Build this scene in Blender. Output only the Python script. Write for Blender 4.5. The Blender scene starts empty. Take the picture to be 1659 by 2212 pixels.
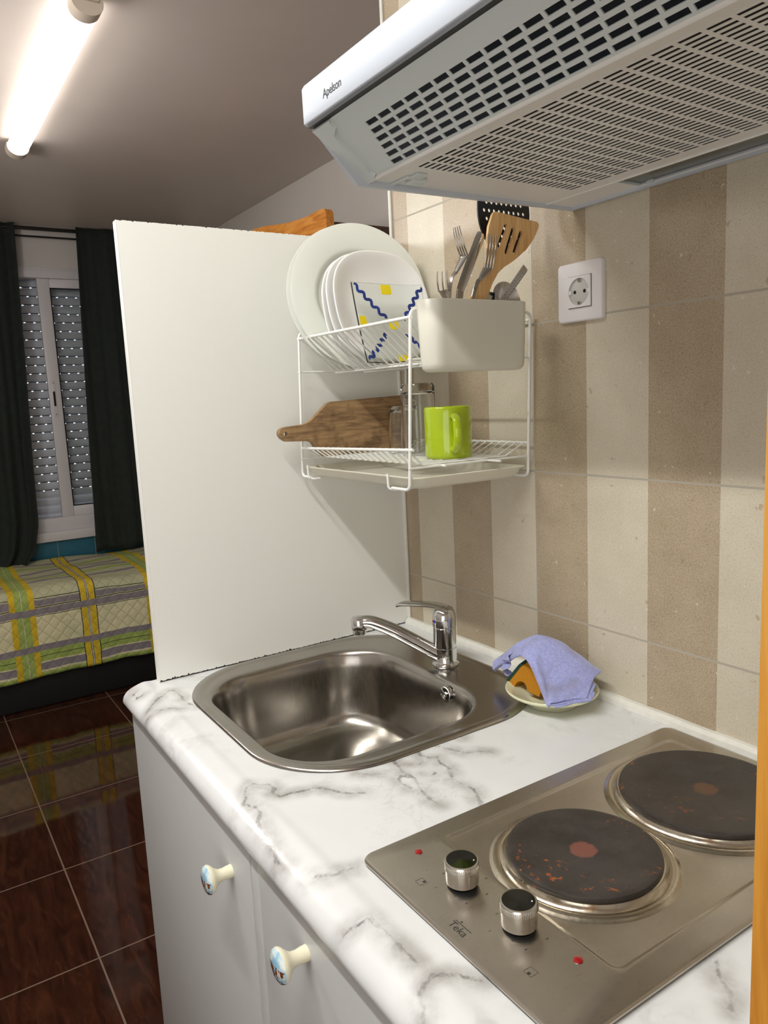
import bpy, bmesh, math, random
from mathutils import Vector, Matrix
from math import sin, cos, pi, radians

T = 0.88            # height of the worktop above the floor; shapes below are given relative to the worktop
random.seed(7)
SC = bpy.context.scene
COL = SC.collection

# ------------------------------------------------------------------ camera
def make_camera():
    P = (1.310448, -0.896819, 0.484592 + T)
    yaw, pitch, roll = 2.570210635, -0.150555219, -0.047734886
    f = Vector((cos(pitch)*cos(yaw), cos(pitch)*sin(yaw), sin(pitch)))
    r = Vector((sin(yaw), -cos(yaw), 0)); u = r.cross(f)
    c, s = cos(roll), sin(roll)
    R = c*r + s*u; U = -s*r + c*u
    cam = bpy.data.cameras.new('camera'); ob = bpy.data.objects.new('camera', cam); COL.objects.link(ob)
    m = Matrix((R, U, -f)).transposed().to_4x4(); m.translation = P
    ob.matrix_world = m
    cam.sensor_fit = 'HORIZONTAL'; cam.sensor_width = 36.0; cam.lens = 1635.334*36/1659
    cam.clip_start = 0.02
    SC.camera = ob
make_camera()

# ------------------------------------------------------------------ world, lights, exposure
w = bpy.data.worlds.new('world'); SC.world = w; w.use_nodes = True
w.node_tree.nodes['Background'].inputs[0].default_value = (0.80, 0.90, 1.0, 1)
w.node_tree.nodes['Background'].inputs[1].default_value = 2.5
SC.view_settings.view_transform = 'Standard'; SC.view_settings.look = 'None'
SC.view_settings.gamma = 1; SC.view_settings.exposure = 0.3
SC.view_settings.use_curve_mapping = False

KITCHEN_W = 18.0      # fluorescent batten over the kitchen floor, in front of the worktop
TUBE_STRENGTH = 7.0   # diffuser of the batten on the bedroom ceiling
def area(name, loc, sx, sy, power, col, rot=(0, 0, 0)):
    l = bpy.data.lights.new(name, 'AREA'); l.shape = 'RECTANGLE'; l.size = sx; l.size_y = sy
    l.energy = power; l.color = col
    o = bpy.data.objects.new(name, l); COL.objects.link(o); o.location = loc; o.rotation_euler = rot
    return o
LC = (0.985, 0.998, 0.962)
area('kitchen_batten_light', (0.6, -1.06, 1.40 + T), 1.35, 0.04, KITCHEN_W*0.30, LC)
area('kitchen_batten_light_wall_side', (0.6, -1.045, 1.405 + T), 1.35, 0.03, KITCHEN_W*0.55, LC, (radians(48), 0, 0))
area('kitchen_batten_light_room_side', (0.6, -1.075, 1.405 + T), 1.35, 0.03, KITCHEN_W*0.45, LC, (radians(-48), 0, 0))
area('side_fill_light', (2.0, -1.75, 0.25 + T), 1.5, 1.2, 9.0, (1.0, 1.0, 0.97), (radians(96), 0, radians(58)))  # added fill from the right for board and shadows; no window there

def fill_point(name, loc, power, col, rad=0.12):
    l = bpy.data.lights.new(name, 'POINT'); l.energy = power; l.color = col; l.shadow_soft_size = rad
    o = bpy.data.objects.new(name, l); COL.objects.link(o); o.location = loc
fill_point('ceiling_fill_light', (-1.1, -1.05, 1.05 + T), 18.0, (1.0, 0.955, 0.92))  # added out-of-view point fill, lifts ceiling and far room; not a lamp

# ------------------------------------------------------------------ node helpers
def srgb(r, g, b):
    f = lambda c: (c/255/12.92 if c/255 <= 0.04045 else ((c/255+0.055)/1.055)**2.4)
    return (f(r), f(g), f(b), 1)

class NT:
    def __init__(s, name):
        s.m = bpy.data.materials.new(name); s.m.use_nodes = True
        s.t = s.m.node_tree; s.b = s.t.nodes['Principled BSDF']; s.out = s.t.nodes['Material Output']
    def n(s, k, **kw):
        nd = s.t.nodes.new(k)
        for a, v in kw.items(): setattr(nd, a, v)
        return nd
    def put(s, sock, v):
        if isinstance(v, bpy.types.NodeSocket): s.t.links.new(v, sock)
        elif v is not None: sock.default_value = v
    def math(s, op, a, b=None, c=None):
        nd = s.n('ShaderNodeMath', operation=op)
        s.put(nd.inputs[0], a)
        if b is not None: s.put(nd.inputs[1], b)
        if c is not None: s.put(nd.inputs[2], c)
        return nd.outputs[0]
    def vmath(s, op, a, b=None, scale=None):
        nd = s.n('ShaderNodeVectorMath', operation=op)
        s.put(nd.inputs[0], a)
        if b is not None: s.put(nd.inputs[1], b)
        if scale is not None: s.put(nd.inputs['Scale'], scale)
        return nd.outputs[0]
    def pos(s):
        g = s.n('ShaderNodeNewGeometry'); return g.outputs['Position']
    def obj(s):
        return s.n('ShaderNodeTexCoord').outputs['Object']
    def sep(s, v):
        nd = s.n('ShaderNodeSeparateXYZ'); s.put(nd.inputs[0], v); return nd.outputs
    def comb(s, x, y, z):
        nd = s.n('ShaderNodeCombineXYZ')
        for i, q in enumerate((x, y, z)): s.put(nd.inputs[i], q)
        return nd.outputs[0]
    def mapping(s, v, scale=(1, 1, 1), rot=(0, 0, 0), loc=(0, 0, 0)):
        nd = s.n('ShaderNodeMapping'); s.put(nd.inputs[0], v)
        nd.inputs['Scale'].default_value = scale; nd.inputs['Rotation'].default_value = rot; nd.inputs['Location'].default_value = loc
        return nd.outputs[0]
    def noise(s, v, scale, detail=3, rough=0.5, dist=0.0, color=False):
        nd = s.n('ShaderNodeTexNoise'); s.put(nd.inputs['Vector'], v)
        nd.inputs['Scale'].default_value = scale; nd.inputs['Detail'].default_value = detail
        nd.inputs['Roughness'].default_value = rough; nd.inputs['Distortion'].default_value = dist
        return nd.outputs['Color' if color else 'Fac']
    def voro(s, v, scale, feature='F1', out='Distance', rnd=1.0):
        nd = s.n('ShaderNodeTexVoronoi', feature=feature); s.put(nd.inputs['Vector'], v)
        nd.inputs['Scale'].default_value = scale; nd.inputs['Randomness'].default_value = rnd
        return nd.outputs[out]
    def ramp(s, f, stops, interp='LINEAR'):
        nd = s.n('ShaderNodeValToRGB'); s.put(nd.inputs[0], f); r = nd.color_ramp; r.interpolation = interp
        while len(r.elements) < len(stops): r.elements.new(0.5)
        for e, (p, c) in zip(r.elements, stops):
            e.position = p; e.color = c if len(c) == 4 else (*c, 1)
        return nd.outputs[0]
    def rng(s, f, a, b, c=0.0, d=1.0, smooth=False):
        nd = s.n('ShaderNodeMapRange'); s.put(nd.inputs[0], f)
        if smooth: nd.interpolation_type = 'SMOOTHSTEP'
        for i, q in enumerate((a, b, c, d)): nd.inputs[i+1].default_value = q
        return nd.outputs[0]
    def mix(s, f, a, b, mode='MIX'):
        nd = s.n('ShaderNodeMix', data_type='RGBA', blend_type=mode)
        s.put(nd.inputs[0], f); s.put(nd.inputs[6], a); s.put(nd.inputs[7], b)
        return nd.outputs[2]
    def band(s, v, a, b):      # 1 where a<v<b
        return s.math('MULTIPLY', s.math('GREATER_THAN', v, a), s.math('LESS_THAN', v, b))
    def bump(s, h, strength=0.3, dist=0.001):
        nd = s.n('ShaderNodeBump'); nd.inputs['Strength'].default_value = strength; nd.inputs['Distance'].default_value = dist
        s.put(nd.inputs['Height'], h); s.t.links.new(nd.outputs[0], s.b.inputs['Normal'])
    def set(s, **kw):
        names = dict(color='Base Color', rough='Roughness', metal='Metallic', spec='Specular IOR Level', trans='Transmission Weight',
                     ior='IOR', coat='Coat Weight', coatr='Coat Roughness', em='Emission Color', ems='Emission Strength', aniso='Anisotropic', sheen='Sheen Weight', alpha='Alpha', sss='Subsurface Weight')
        for k, v in kw.items(): s.put(s.b.inputs[names[k]], v)
        return s

MATS = {}
def simple(name, col, rough=0.5, metal=0.0, nz=0.0, nscale=40, bump=0.0, bscale=300, **kw):
    s = NT(name); o = s.obj()
    c = col
    if nz:
        f = s.noise(o, nscale, 4)
        c = s.mix(s.rng(f, 0.3, 0.7), tuple(x*(1-nz) for x in col[:3])+(1,), tuple(min(1, x*(1+nz)) for x in col[:3])+(1,))
    s.set(color=c, rough=rough, metal=metal, **kw)
    if bump: s.bump(s.noise(o, bscale, 3), bump, 0.0006)
    MATS[name] = s.m
    return s.m

M_white_wall = simple('white_plaster', srgb(206, 200, 194), 0.7, bump=0.25, bscale=60, nz=0.02, nscale=4)
M_ceiling = simple('ceiling_paint', srgb(212, 200, 192), 0.42, bump=0.3, bscale=45, nz=0.02, nscale=5)
M_melamine = simple('white_melamine', srgb(240, 240, 234), 0.5, bump=0.12, bscale=350)
M_chip = simple('chipboard_core', srgb(60, 52, 44), 0.9, nz=0.3)
M_door = simple('cabinet_white', srgb(192, 192, 192), 0.35, nz=0.01)
M_hoodw = simple('hood_white_enamel', srgb(200, 206, 216), 0.28)
M_grill = simple('hood_grey_plastic', srgb(212, 219, 219), 0.38)
M_filter = simple('hood_filter_paint', srgb(238, 236, 232), 0.42)
M_hooddark = simple('hood_inside', srgb(24, 26, 28), 0.5)
M_lampglass = simple('hood_lamp_glass', srgb(88, 92, 82), 0.12, spec=0.6)
M_wire = simple('white_coated_wire', srgb(240, 240, 236), 0.3)
M_tray = simple('cream_plastic_tray', srgb(226, 221, 204), 0.3)
M_box = simple('cream_plastic_box', srgb(222, 219, 206), 0.33, bump=0.05, bscale=800)
M_china = simple('white_china', srgb(226, 228, 220), 0.12, coat=0.3)
M_opal = simple('opal_glass', srgb(244, 243, 240), 0.12, coat=0.3)
M_chrome = simple('chrome', (0.62, 0.62, 0.62, 1), 0.07, 1.0)
M_cut = simple('cutlery_steel', (0.52, 0.50, 0.47, 1), 0.2, 1.0)
M_blackp = simple('black_nylon', srgb(22, 23, 26), 0.35)
M_green = simple('lime_glaze', srgb(168, 190, 20), 0.1, coat=0.5)
M_red = simple('red_lens', srgb(150, 12, 18), 0.15, coat=0.5)
M_mark = simple('dark_print', srgb(48, 46, 44), 0.5)
M_bluep = simple('blue_dot', srgb(20, 60, 160), 0.4)
M_outlet = simple('white_outlet_plastic', srgb(232, 228, 230), 0.25)
M_outlet_in = simple('outlet_socket', srgb(196, 194, 190), 0.35)
M_dark = simple('dark_gap', srgb(10, 10, 10), 0.8)
M_silicone = simple('white_silicone', srgb(228, 226, 218), 0.4, nz=0.05, nscale=80)
M_curtain = simple('green_curtain', srgb(30, 37, 33), 0.9, nz=0.15, nscale=30, bump=0.2, bscale=900)
M_rod = simple('black_rod', srgb(20, 20, 20), 0.4)
M_winframe = simple('window_white', srgb(214, 210, 212), 0.35)
M_shutter = simple('shutter_slat', srgb(196, 200, 208), 0.5)
M_bedbase = simple('black_bed_base', srgb(12, 10, 9), 0.7)
M_matt = simple('mattress_cloth', srgb(190, 186, 170), 0.9)
M_bluetile = simple('blue_wall_tile', srgb(48, 104, 124), 0.25, nz=0.06, nscale=12)
M_dish = simple('pale_green_dish', srgb(230, 231, 196), 0.15, coat=0.3)
M_scour = simple('green_scourer', srgb(28, 60, 44), 0.95, nz=0.5, nscale=400, bump=0.8, bscale=900)
M_capc = simple('lamp_end_cap', srgb(214, 200, 184), 0.4)
M_knobw = simple('cream_ceramic', srgb(240, 234, 206), 0.15, coat=0.3)
M_knobblk = simple('gloss_black', srgb(10, 12, 11), 0.07)

s = NT('clear_glass'); s.set(color=(0.97, 0.985, 0.975, 1), rough=0.02, trans=1.0, ior=1.48); M_glass = s.m
s = NT('greenish_glass'); s.set(color=(0.93, 0.97, 0.95, 1), rough=0.06, trans=1.0, ior=1.45); M_glassp = s.m
s = NT('thin_pane'); s.set(color=(0.95, 0.97, 0.97, 1), rough=0.0, trans=1.0, ior=1.05, spec=0.5); M_pane = s.m
s = NT('lit_diffuser'); s.set(color=(0.9, 0.9, 0.9, 1), rough=0.5, em=(1.0, 0.97, 0.91, 1), ems=TUBE_STRENGTH); M_lit = s.m
M_yellowp = simple('yellow_enamel', srgb(236, 212, 10), 0.3)
M_bluew = simple('blue_enamel', srgb(22, 52, 130), 0.25, nz=0.35, nscale=60)

# tiles of the kitchen wall: broad stripes two beiges wide
def m_tiles():
    s = NT('striped_beige_tiles'); X = s.sep(s.pos()); x, z = X[0], X[2]
    x0, wd, zA, h = 0.0496, 0.11299, 0.1103 + T, 0.24004
    k = s.math('FLOOR', s.math('DIVIDE', s.math('SUBTRACT', x, x0), wd))
    odd = s.math('ABSOLUTE', s.math('MODULO', k, 2.0))
    P = s.pos()
    f1 = s.noise(P, 18, 4, 0.6); f2 = s.noise(P, 360, 3, 0.7); f3 = s.noise(P, 620, 2, 0.6)
    light = s.mix(s.rng(f1, 0.3, 0.7), srgb(200, 190, 170), srgb(208, 199, 181))
    dark = s.mix(s.rng(f1, 0.3, 0.7), srgb(166, 149, 124), srgb(178, 161, 137))
    c = s.mix(odd, light, dark)
    c = s.mix(s.math('MULTIPLY', s.rng(f2, 0.52, 0.72), s.math('MULTIPLY_ADD', odd, 0.34, 0.34)), c, srgb(120, 98, 74))
    c = s.mix(s.math('MULTIPLY', s.rng(f3, 0.54, 0.68), 0.45), c, srgb(236, 226, 208))
    PW = s.vmath('ADD', P, s.vmath('SCALE', s.noise(P, 90, 2, color=True), scale=0.018))
    d = s.voro(PW, 52); c = s.mix(s.math('MULTIPLY', s.math('MULTIPLY', s.rng(d, 0.13, 0.09), s.math('GREATER_THAN', s.noise(P, 31, 1), 0.55)), 0.55), c, srgb(230, 220, 204))
    d = s.voro(s.mapping(PW, loc=(3, 5, 7)), 26); c = s.mix(s.math('MULTIPLY', s.rng(d, 0.10, 0.06), 0.45), c, srgb(150, 116, 86))
    # grout
    gz = s.math('ABSOLUTE', s.math('SUBTRACT', s.math('WRAP', s.math('SUBTRACT', z, zA), h/2, -h/2), 0.0))
    px = s.math('SUBTRACT', x, x0 + 3*wd)
    gx = s.math('ABSOLUTE', s.math('WRAP', px, 2*wd, -2*wd))
    g = s.math('MAXIMUM', s.math('LESS_THAN', gz, 0.0016), s.math('LESS_THAN', gx, 0.0009))
    c = s.mix(g, c, srgb(176, 168, 154))
    s.set(color=c, rough=s.math('MULTIPLY_ADD', g, 0.4, 0.36))
    hgt = s.math('SUBTRACT', s.math('MULTIPLY', f2, 0.15), g)
    s.bump(hgt, 0.5, 0.0008)
    return s.m
M_tiles = m_tiles()

def m_floor():
    s = NT('brown_gloss_floor_tiles'); P = s.pos(); X = s.sep(P)
    p = 0.452
    gx = s.math('ABSOLUTE', s.math('WRAP', s.math('ADD', X[0], 0.559), p/2, -p/2))
    gy = s.math('ABSOLUTE', s.math('WRAP', s.math('ADD', X[1], 0.612), p/2, -p/2))
    g = s.math('LESS_THAN', s.math('MINIMUM', gx, gy), 0.0022)
    a = s.noise(s.mapping(P, scale=(3, 14, 3)), 2.2, 5, 0.6, 1.5)
    c = s.ramp(a, [(0.3, srgb(38, 20, 14)), (0.5, srgb(56, 30, 20)), (0.72, srgb(74, 41, 27))])
    b = s.noise(s.mapping(P, scale=(6, 40, 6)), 3, 4, 0.6)
    c = s.mix(s.math('MULTIPLY', s.rng(b, 0.62, 0.75), 0.6), c, srgb(18, 10, 8))
    c = s.mix(g, c, srgb(120, 100, 86))
    s.set(color=c, rough=s.math('MULTIPLY_ADD', g, 0.4, 0.055), spec=0.55)
    s.bump(s.math('SUBTRACT', s.math('MULTIPLY', s.noise(P, 9, 2), 0.12), g), 0.35, 0.0015)
    return s.m
M_floor = m_floor()

def m_marble():
    s = NT('white_marble_laminate'); P = s.pos()
    at = s.n('ShaderNodeAttribute', attribute_name='vein').outputs['Fac']
    wob = s.math('MULTIPLY', s.math('SUBTRACT', s.noise(P, 55, 5, 0.65), 0.5), 0.011)
    wob = s.math('ADD', wob, s.math('MULTIPLY', s.math('SUBTRACT', s.noise(P, 210, 3, 0.6), 0.5), 0.0035))
    d = s.math('ABSOLUTE', s.math('ADD', at, wob))
    var = s.noise(P, 38, 3, 0.6)
    core = s.math('MULTIPLY', s.rng(d, 0.0026, 0.0), s.rng(var, 0.22, 0.66))
    halo = s.math('MULTIPLY', s.rng(d, 0.024, 0.0, smooth=True), s.rng(s.noise(P, 24, 4, 0.6), 0.30, 0.62))
    base = s.mix(s.rng(s.noise(P, 7, 4), 0.35, 0.7), srgb(226, 227, 227), srgb(216, 217, 218))
    # faint natural cloudy veins everywhere
    q = s.vmath('ADD', P, s.vmath('SCALE', s.noise(P, 6, 4, 0.6, color=True), scale=0.22))
    v1 = s.math('ABSOLUTE', s.math('SUBTRACT', s.noise(q, 5.5, 4, 0.55), 0.5))
    m1 = s.math('MULTIPLY', s.rng(v1, 0.045, 0.0, smooth=True), s.rng(s.noise(P, 9, 3), 0.5, 0.68))
    c = s.mix(s.math('MULTIPLY', m1, 0.40), base, srgb(166, 162, 158))
    v2 = s.math('ABSOLUTE', s.math('SUBTRACT', s.noise(q, 13, 4, 0.6), 0.5))
    m2 = s.math('MULTIPLY', s.rng(v2, 0.022, 0.0), s.rng(s.noise(P, 6.5, 3), 0.52, 0.66))
    c = s.mix(s.math('MULTIPLY', m2, 0.18), c, srgb(150, 146, 144))
    c = s.mix(s.math('MULTIPLY', halo, 0.8), c, srgb(160, 156, 153))
    c = s.mix(s.math('MULTIPLY', core, 0.85), c, srgb(88, 86, 88))
    s.set(color=c, rough=0.24, spec=0.5)
    s.bump(s.noise(P, 500, 2), 0.05, 0.0004)
    return s.m
M_marble = m_marble()

def m_steel(name, col, r0, r1, sx, stain=0.0):
    s = NT(name); P = s.pos()
    f = s.noise(s.mapping(P, scale=sx), 60, 3, 0.6)
    f2 = s.noise(P, 14, 4, 0.6)
    c = s.mix(s.rng(f2, 0.3, 0.75), col, tuple(x*0.84 for x in col[:3])+(1,))
    if stain: 
        c = s.mix(s.math('MULTIPLY', s.rng(s.noise(P, 220, 4, 0.7), 0.56, 0.75), stain), c, srgb(96, 76, 58))
    s.set(color=c, metal=1.0, rough=s.rng(f, 0.3, 0.7, r0, r1))
    return s.m
M_sink = m_steel('sink_steel', (0.44, 0.415, 0.38, 1), 0.19, 0.25, (1, 8, 1), 0.10)
M_hob = m_steel('hob_steel', (0.56, 0.52, 0.46, 1), 0.27, 0.31, (10, 1, 1))
M_knobm = m_steel('knob_steel', (0.72, 0.69, 0.64, 1), 0.18, 0.26, (1, 1, 20))
M_collar = m_steel('collar_steel', (0.60, 0.54, 0.44, 1), 0.15, 0.26, (3, 3, 3), 0.5)

def m_plate(name, dot, spots):
    s = NT(name); o = s.obj(); X = s.sep(o)
    r = s.math('SQRT', s.math('ADD', s.math('MULTIPLY', X[0], X[0]), s.math('MULTIPLY', X[1], X[1])))
    n1 = s.noise(o, 26, 5, 0.65)
    c = s.mix(s.rng(n1, 0.3, 0.75), srgb(52, 47, 44), srgb(74, 68, 64))
    c = s.mix(s.math('MULTIPLY', s.rng(s.noise(o, 140, 4, 0.7), 0.56, 0.7), 0.4), c, srgb(34, 31, 30))
    rr = s.math('ADD', r, s.math('MULTIPLY', s.math('SUBTRACT', s.noise(o, 150, 3), 0.5), 0.006))
    c = s.mix(s.math('MULTIPLY', s.rng(rr, 0.0150, 0.0125), 0.8), c, dot)
    k = s.noise(o, 95, 4, 0.7)
    c = s.mix(s.math('MULTIPLY', s.math('MULTIPLY', s.rng(k, 0.60, 0.64), s.rng(s.noise(s.mapping(o, loc=(1.3, .4, 0)), 13, 2), 0.50, 0.56)), spots), c, srgb(168, 92, 42))
    s.set(color=c, rough=s.rng(n1, 0.3, 0.7, 0.34, 0.5), metal=0.25)
    s.bump(s.noise(o, 260, 4, 0.7), 0.25, 0.0006)
    return s.m
M_platef = m_plate('cast_iron_red_dot', srgb(138, 86, 74), 0.9)
M_plater = m_plate('cast_iron_rusty_centre', srgb(104, 74, 54), 0.35)

def m_wood(name, stops, scale=(1, 14, 14), rough=0.5, ns=6, axisrot=(0, 0, 0), dirt=None):
    s = NT(name); o = s.mapping(s.obj(), scale=scale, rot=axisrot)
    f = s.noise(o, ns, 6, 0.62, 1.2)
    c = s.ramp(f, stops)
    if dirt: c = s.mix(s.math('MULTIPLY', s.rng(s.noise(s.obj(), 28, 4, .6), 0.5, 0.7), 0.6), c, dirt)
    s.set(color=c, rough=rough); s.bump(f, 0.15, 0.0006)
    return s.m
M_board = m_wood('old_acacia_board', [(0.3, srgb(104, 80, 56)), (0.5, srgb(150, 118, 82)), (0.7, srgb(182, 148, 106))], (14, 1.2, 14), 0.6, 7, dirt=srgb(74, 54, 38))
M_spat = m_wood('beech_spatula', [(0.3, srgb(196, 148, 92)), (0.5, srgb(220, 174, 114)), (0.7, srgb(234, 194, 138))], (20, 20, 1.5), 0.5, 5)
M_pine = m_wood('orange_pine', [(0.3, srgb(168, 96, 32)), (0.5, srgb(214, 138, 56)), (0.7, srgb(232, 164, 84))], (1.5, 10, 14), 0.35, 4)
M_shadepine = m_wood('shaded_pine_wood', [(0.3, srgb(46, 28, 16)), (0.6, srgb(84, 54, 30))], (1, 10, 10), 0.5, 4)  # pine darkened: shadow on the wardrobe's side is put into the colour
M_post = m_wood('honey_oak_post', [(0.3, srgb(176, 112, 36)), (0.5, srgb(204, 142, 56)), (0.7, srgb(216, 158, 76))], (14, 14, 1), 0.4, 4)

def m_sponge():
    s = NT('ochre_sponge'); o = s.obj()
    f = s.noise(o, 1100, 3, 0.7)
    s.set(color=s.mix(s.rng(f, 0.3, 0.65), srgb(174, 112, 14), srgb(204, 138, 24)), rough=0.95)
    s.bump(f, 0.8, 0.0012); return s.m
M_sponge = m_sponge()
def m_cloth():
    s = NT('lavender_cloth'); o = s.obj()
    f = s.noise(o, 300, 4, 0.75)
    c = s.mix(s.rng(f, 0.3, 0.7), srgb(140, 146, 204), srgb(178, 182, 230))
    c = s.mix(s.math('MULTIPLY', s.rng(s.noise(o, 32, 3), 0.52, 0.7), 0.6), c, srgb(142, 140, 166))
    s.set(color=c, rough=0.95, sheen=0.3); s.bump(f, 0.6, 0.0009); return s.m
M_cloth = m_cloth()

def m_quilt():
    s = NT('patchwork_quilt')
    uv = s.n('ShaderNodeUVMap', uv_map='UVMap').outputs[0]; X = s.sep(uv)
    wob = s.math('MULTIPLY', s.math('SUBTRACT', s.noise(uv, 14, 2), 0.5), 0.008)
    u = s.math('ADD', X[0], wob); v = s.math('ADD', X[1], wob)
    cream = s.mix(s.rng(s.noise(uv, 9, 3), 0.35, 0.65), srgb(228, 219, 178), srgb(212, 208, 166))
    gray, gr, ye, bk, wh = srgb(138, 130, 134), srgb(160, 178, 92), srgb(214, 182, 40), srgb(48, 48, 30), srgb(206, 204, 190)
    c = cream
    # far part of the top: washed grey-green stripes
    c = s.mix(s.math('MULTIPLY', s.math('GREATER_THAN', v, 0.33), 0.55), c, srgb(150, 156, 130))
    def hb(a, b, col):
        nonlocal c
        c = s.mix(s.band(v, a, b), c, col)
    # v runs: 0 at the hem of the front side, growing up the side and then back over the top
    for a, b, col in ((0.0, 0.02, gr), (0.030, 0.065, gray), (0.070, 0.122, gr), (0.094, 0.097, bk), (0.122, 0.150, gray),
                      (0.292, 0.323, gray), (0.326, 0.330, bk), (0.334, 0.360, gray), (0.286, 0.289, bk), (0.366, 0.369, bk),
                      (0.52, 0.55, gray), (0.60, 0.64, gr), (0.68, 0.71, gray), (0.80, 0.83, gray), (0.90, 0.94, gr), (1.0, 1.03, gray)): hb(a, b, col)
    hm = s.math('MAXIMUM', s.band(v, 0.292, 0.323), s.band(v, 0.122, 0.150))
    period = 0.61
    uu = s.math('WRAP', s.math('ADD', u, 0.49), period, 0.0)   # band A centred here
    def vb(a, b, col, k=1.0):
        nonlocal c
        m = s.band(uu, a, b)
        m = s.math('MULTIPLY', m, s.math('SUBTRACT', 1.0, s.math('MULTIPLY', hm, k)))
        c = s.mix(m, c, col)
    # band A at u=-0.49 (wrap: 0), spans both sides of the seam
    for a, b, col in ((0.56, 0.585, ye), (0.585, 0.61, gr), (0.0, 0.032, gr), (0.0, 0.003, wh), (0.032, 0.056, ye),
                      (0.252, 0.256, bk), (0.257, 0.282, ye), (0.284, 0.286, bk), (0.286, 0.290, wh), (0.290, 0.292, bk), (0.294, 0.320, ye), (0.321, 0.325, bk)): vb(a, b, col)
    # diamond quilting
    dg = 0.055
    a1 = s.math('ABSOLUTE', s.math('WRAP', s.math('ADD', X[0], s.math('MULTIPLY', X[1], 0.9)), dg/2, -dg/2))
    a2 = s.math('ABSOLUTE', s.math('WRAP', s.math('SUBTRACT', X[0], s.math('MULTIPLY', X[1], 0.9)), dg/2, -dg/2))
    st = s.math('MINIMUM', a1, a2)
    c = s.mix(s.math('MULTIPLY', s.rng(st, 0.0013, 0.0006), 0.7), c, srgb(96, 92, 58))
    s.set(color=c, rough=0.9)
    s.bump(s.math('ADD', s.rng(st, 0.0, 0.016), s.math('MULTIPLY', s.noise(uv, 30, 3), 0.9)), 0.55, 0.003)
    return s.m
M_quilt = m_quilt()

def m_knobface():
    s = NT('painted_porcelain'); o = s.obj(); X = s.sep(o)
    c = s.mix(s.rng(s.noise(o, 90, 3), 0.42, 0.58), srgb(226, 234, 230), srgb(150, 196, 222))
    m = s.math('MULTIPLY', s.rng(s.noise(s.mapping(o, scale=(1, 1, .6)), 150, 3), 0.49, 0.53), s.math('LESS_THAN', X[2], 0.004))
    c = s.mix(m, c, srgb(120, 66, 38))
    m = s.math('LESS_THAN', X[2], -0.010); c = s.mix(s.math('MULTIPLY', m, 0.8), c, srgb(70, 42, 26))
    s.set(color=c, rough=0.12, coat=0.5); return s.m
M_knobface = m_knobface()

# ------------------------------------------------------------------ mesh helpers
def fillet(pts, r, n=5, closed=False):
    pts = [Vector(p) for p in pts]; out = []
    N = len(pts)
    for i, p in enumerate(pts):
        if not closed and i in (0, N-1): out.append(p); continue
        a = pts[i-1]-p; b = pts[(i+1) % N]-p
        la, lb = a.length, b.length; a.normalize(); b.normalize()
        ang = a.angle(b)
        if ang > 3.05: out.append(p); continue
        d = min(r/math.tan(ang/2), la*0.48, lb*0.48); rr = d*math.tan(ang/2)
        bis = (a+b).normalized(); c = p + bis*(rr/sin(ang/2))
        s0 = (p+a*d-c).normalized(); s1 = (p+b*d-c).normalized(); an = s0.angle(s1)
        for k in range(n+1):
            t = k/n
            out.append(c + (s0*sin((1-t)*an)+s1*sin(t*an))/max(sin(an), 1e-6)*rr)
    return out

def smoothpath(pts, n=6):
    P = [Vector(p) for p in pts]; out = []
    for i in range(len(P)-1):
        p0 = P[max(i-1, 0)]; p1 = P[i]; p2 = P[i+1]; p3 = P[min(i+2, len(P)-1)]
        for k in range(n):
            t = k/n
            out.append(0.5*((2*p1)+(p2-p0)*t+(2*p0-5*p1+4*p2-p3)*t*t+(3*p1-p0-3*p2+p3)*t**3))
    out.append(P[-1]); return out

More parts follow.
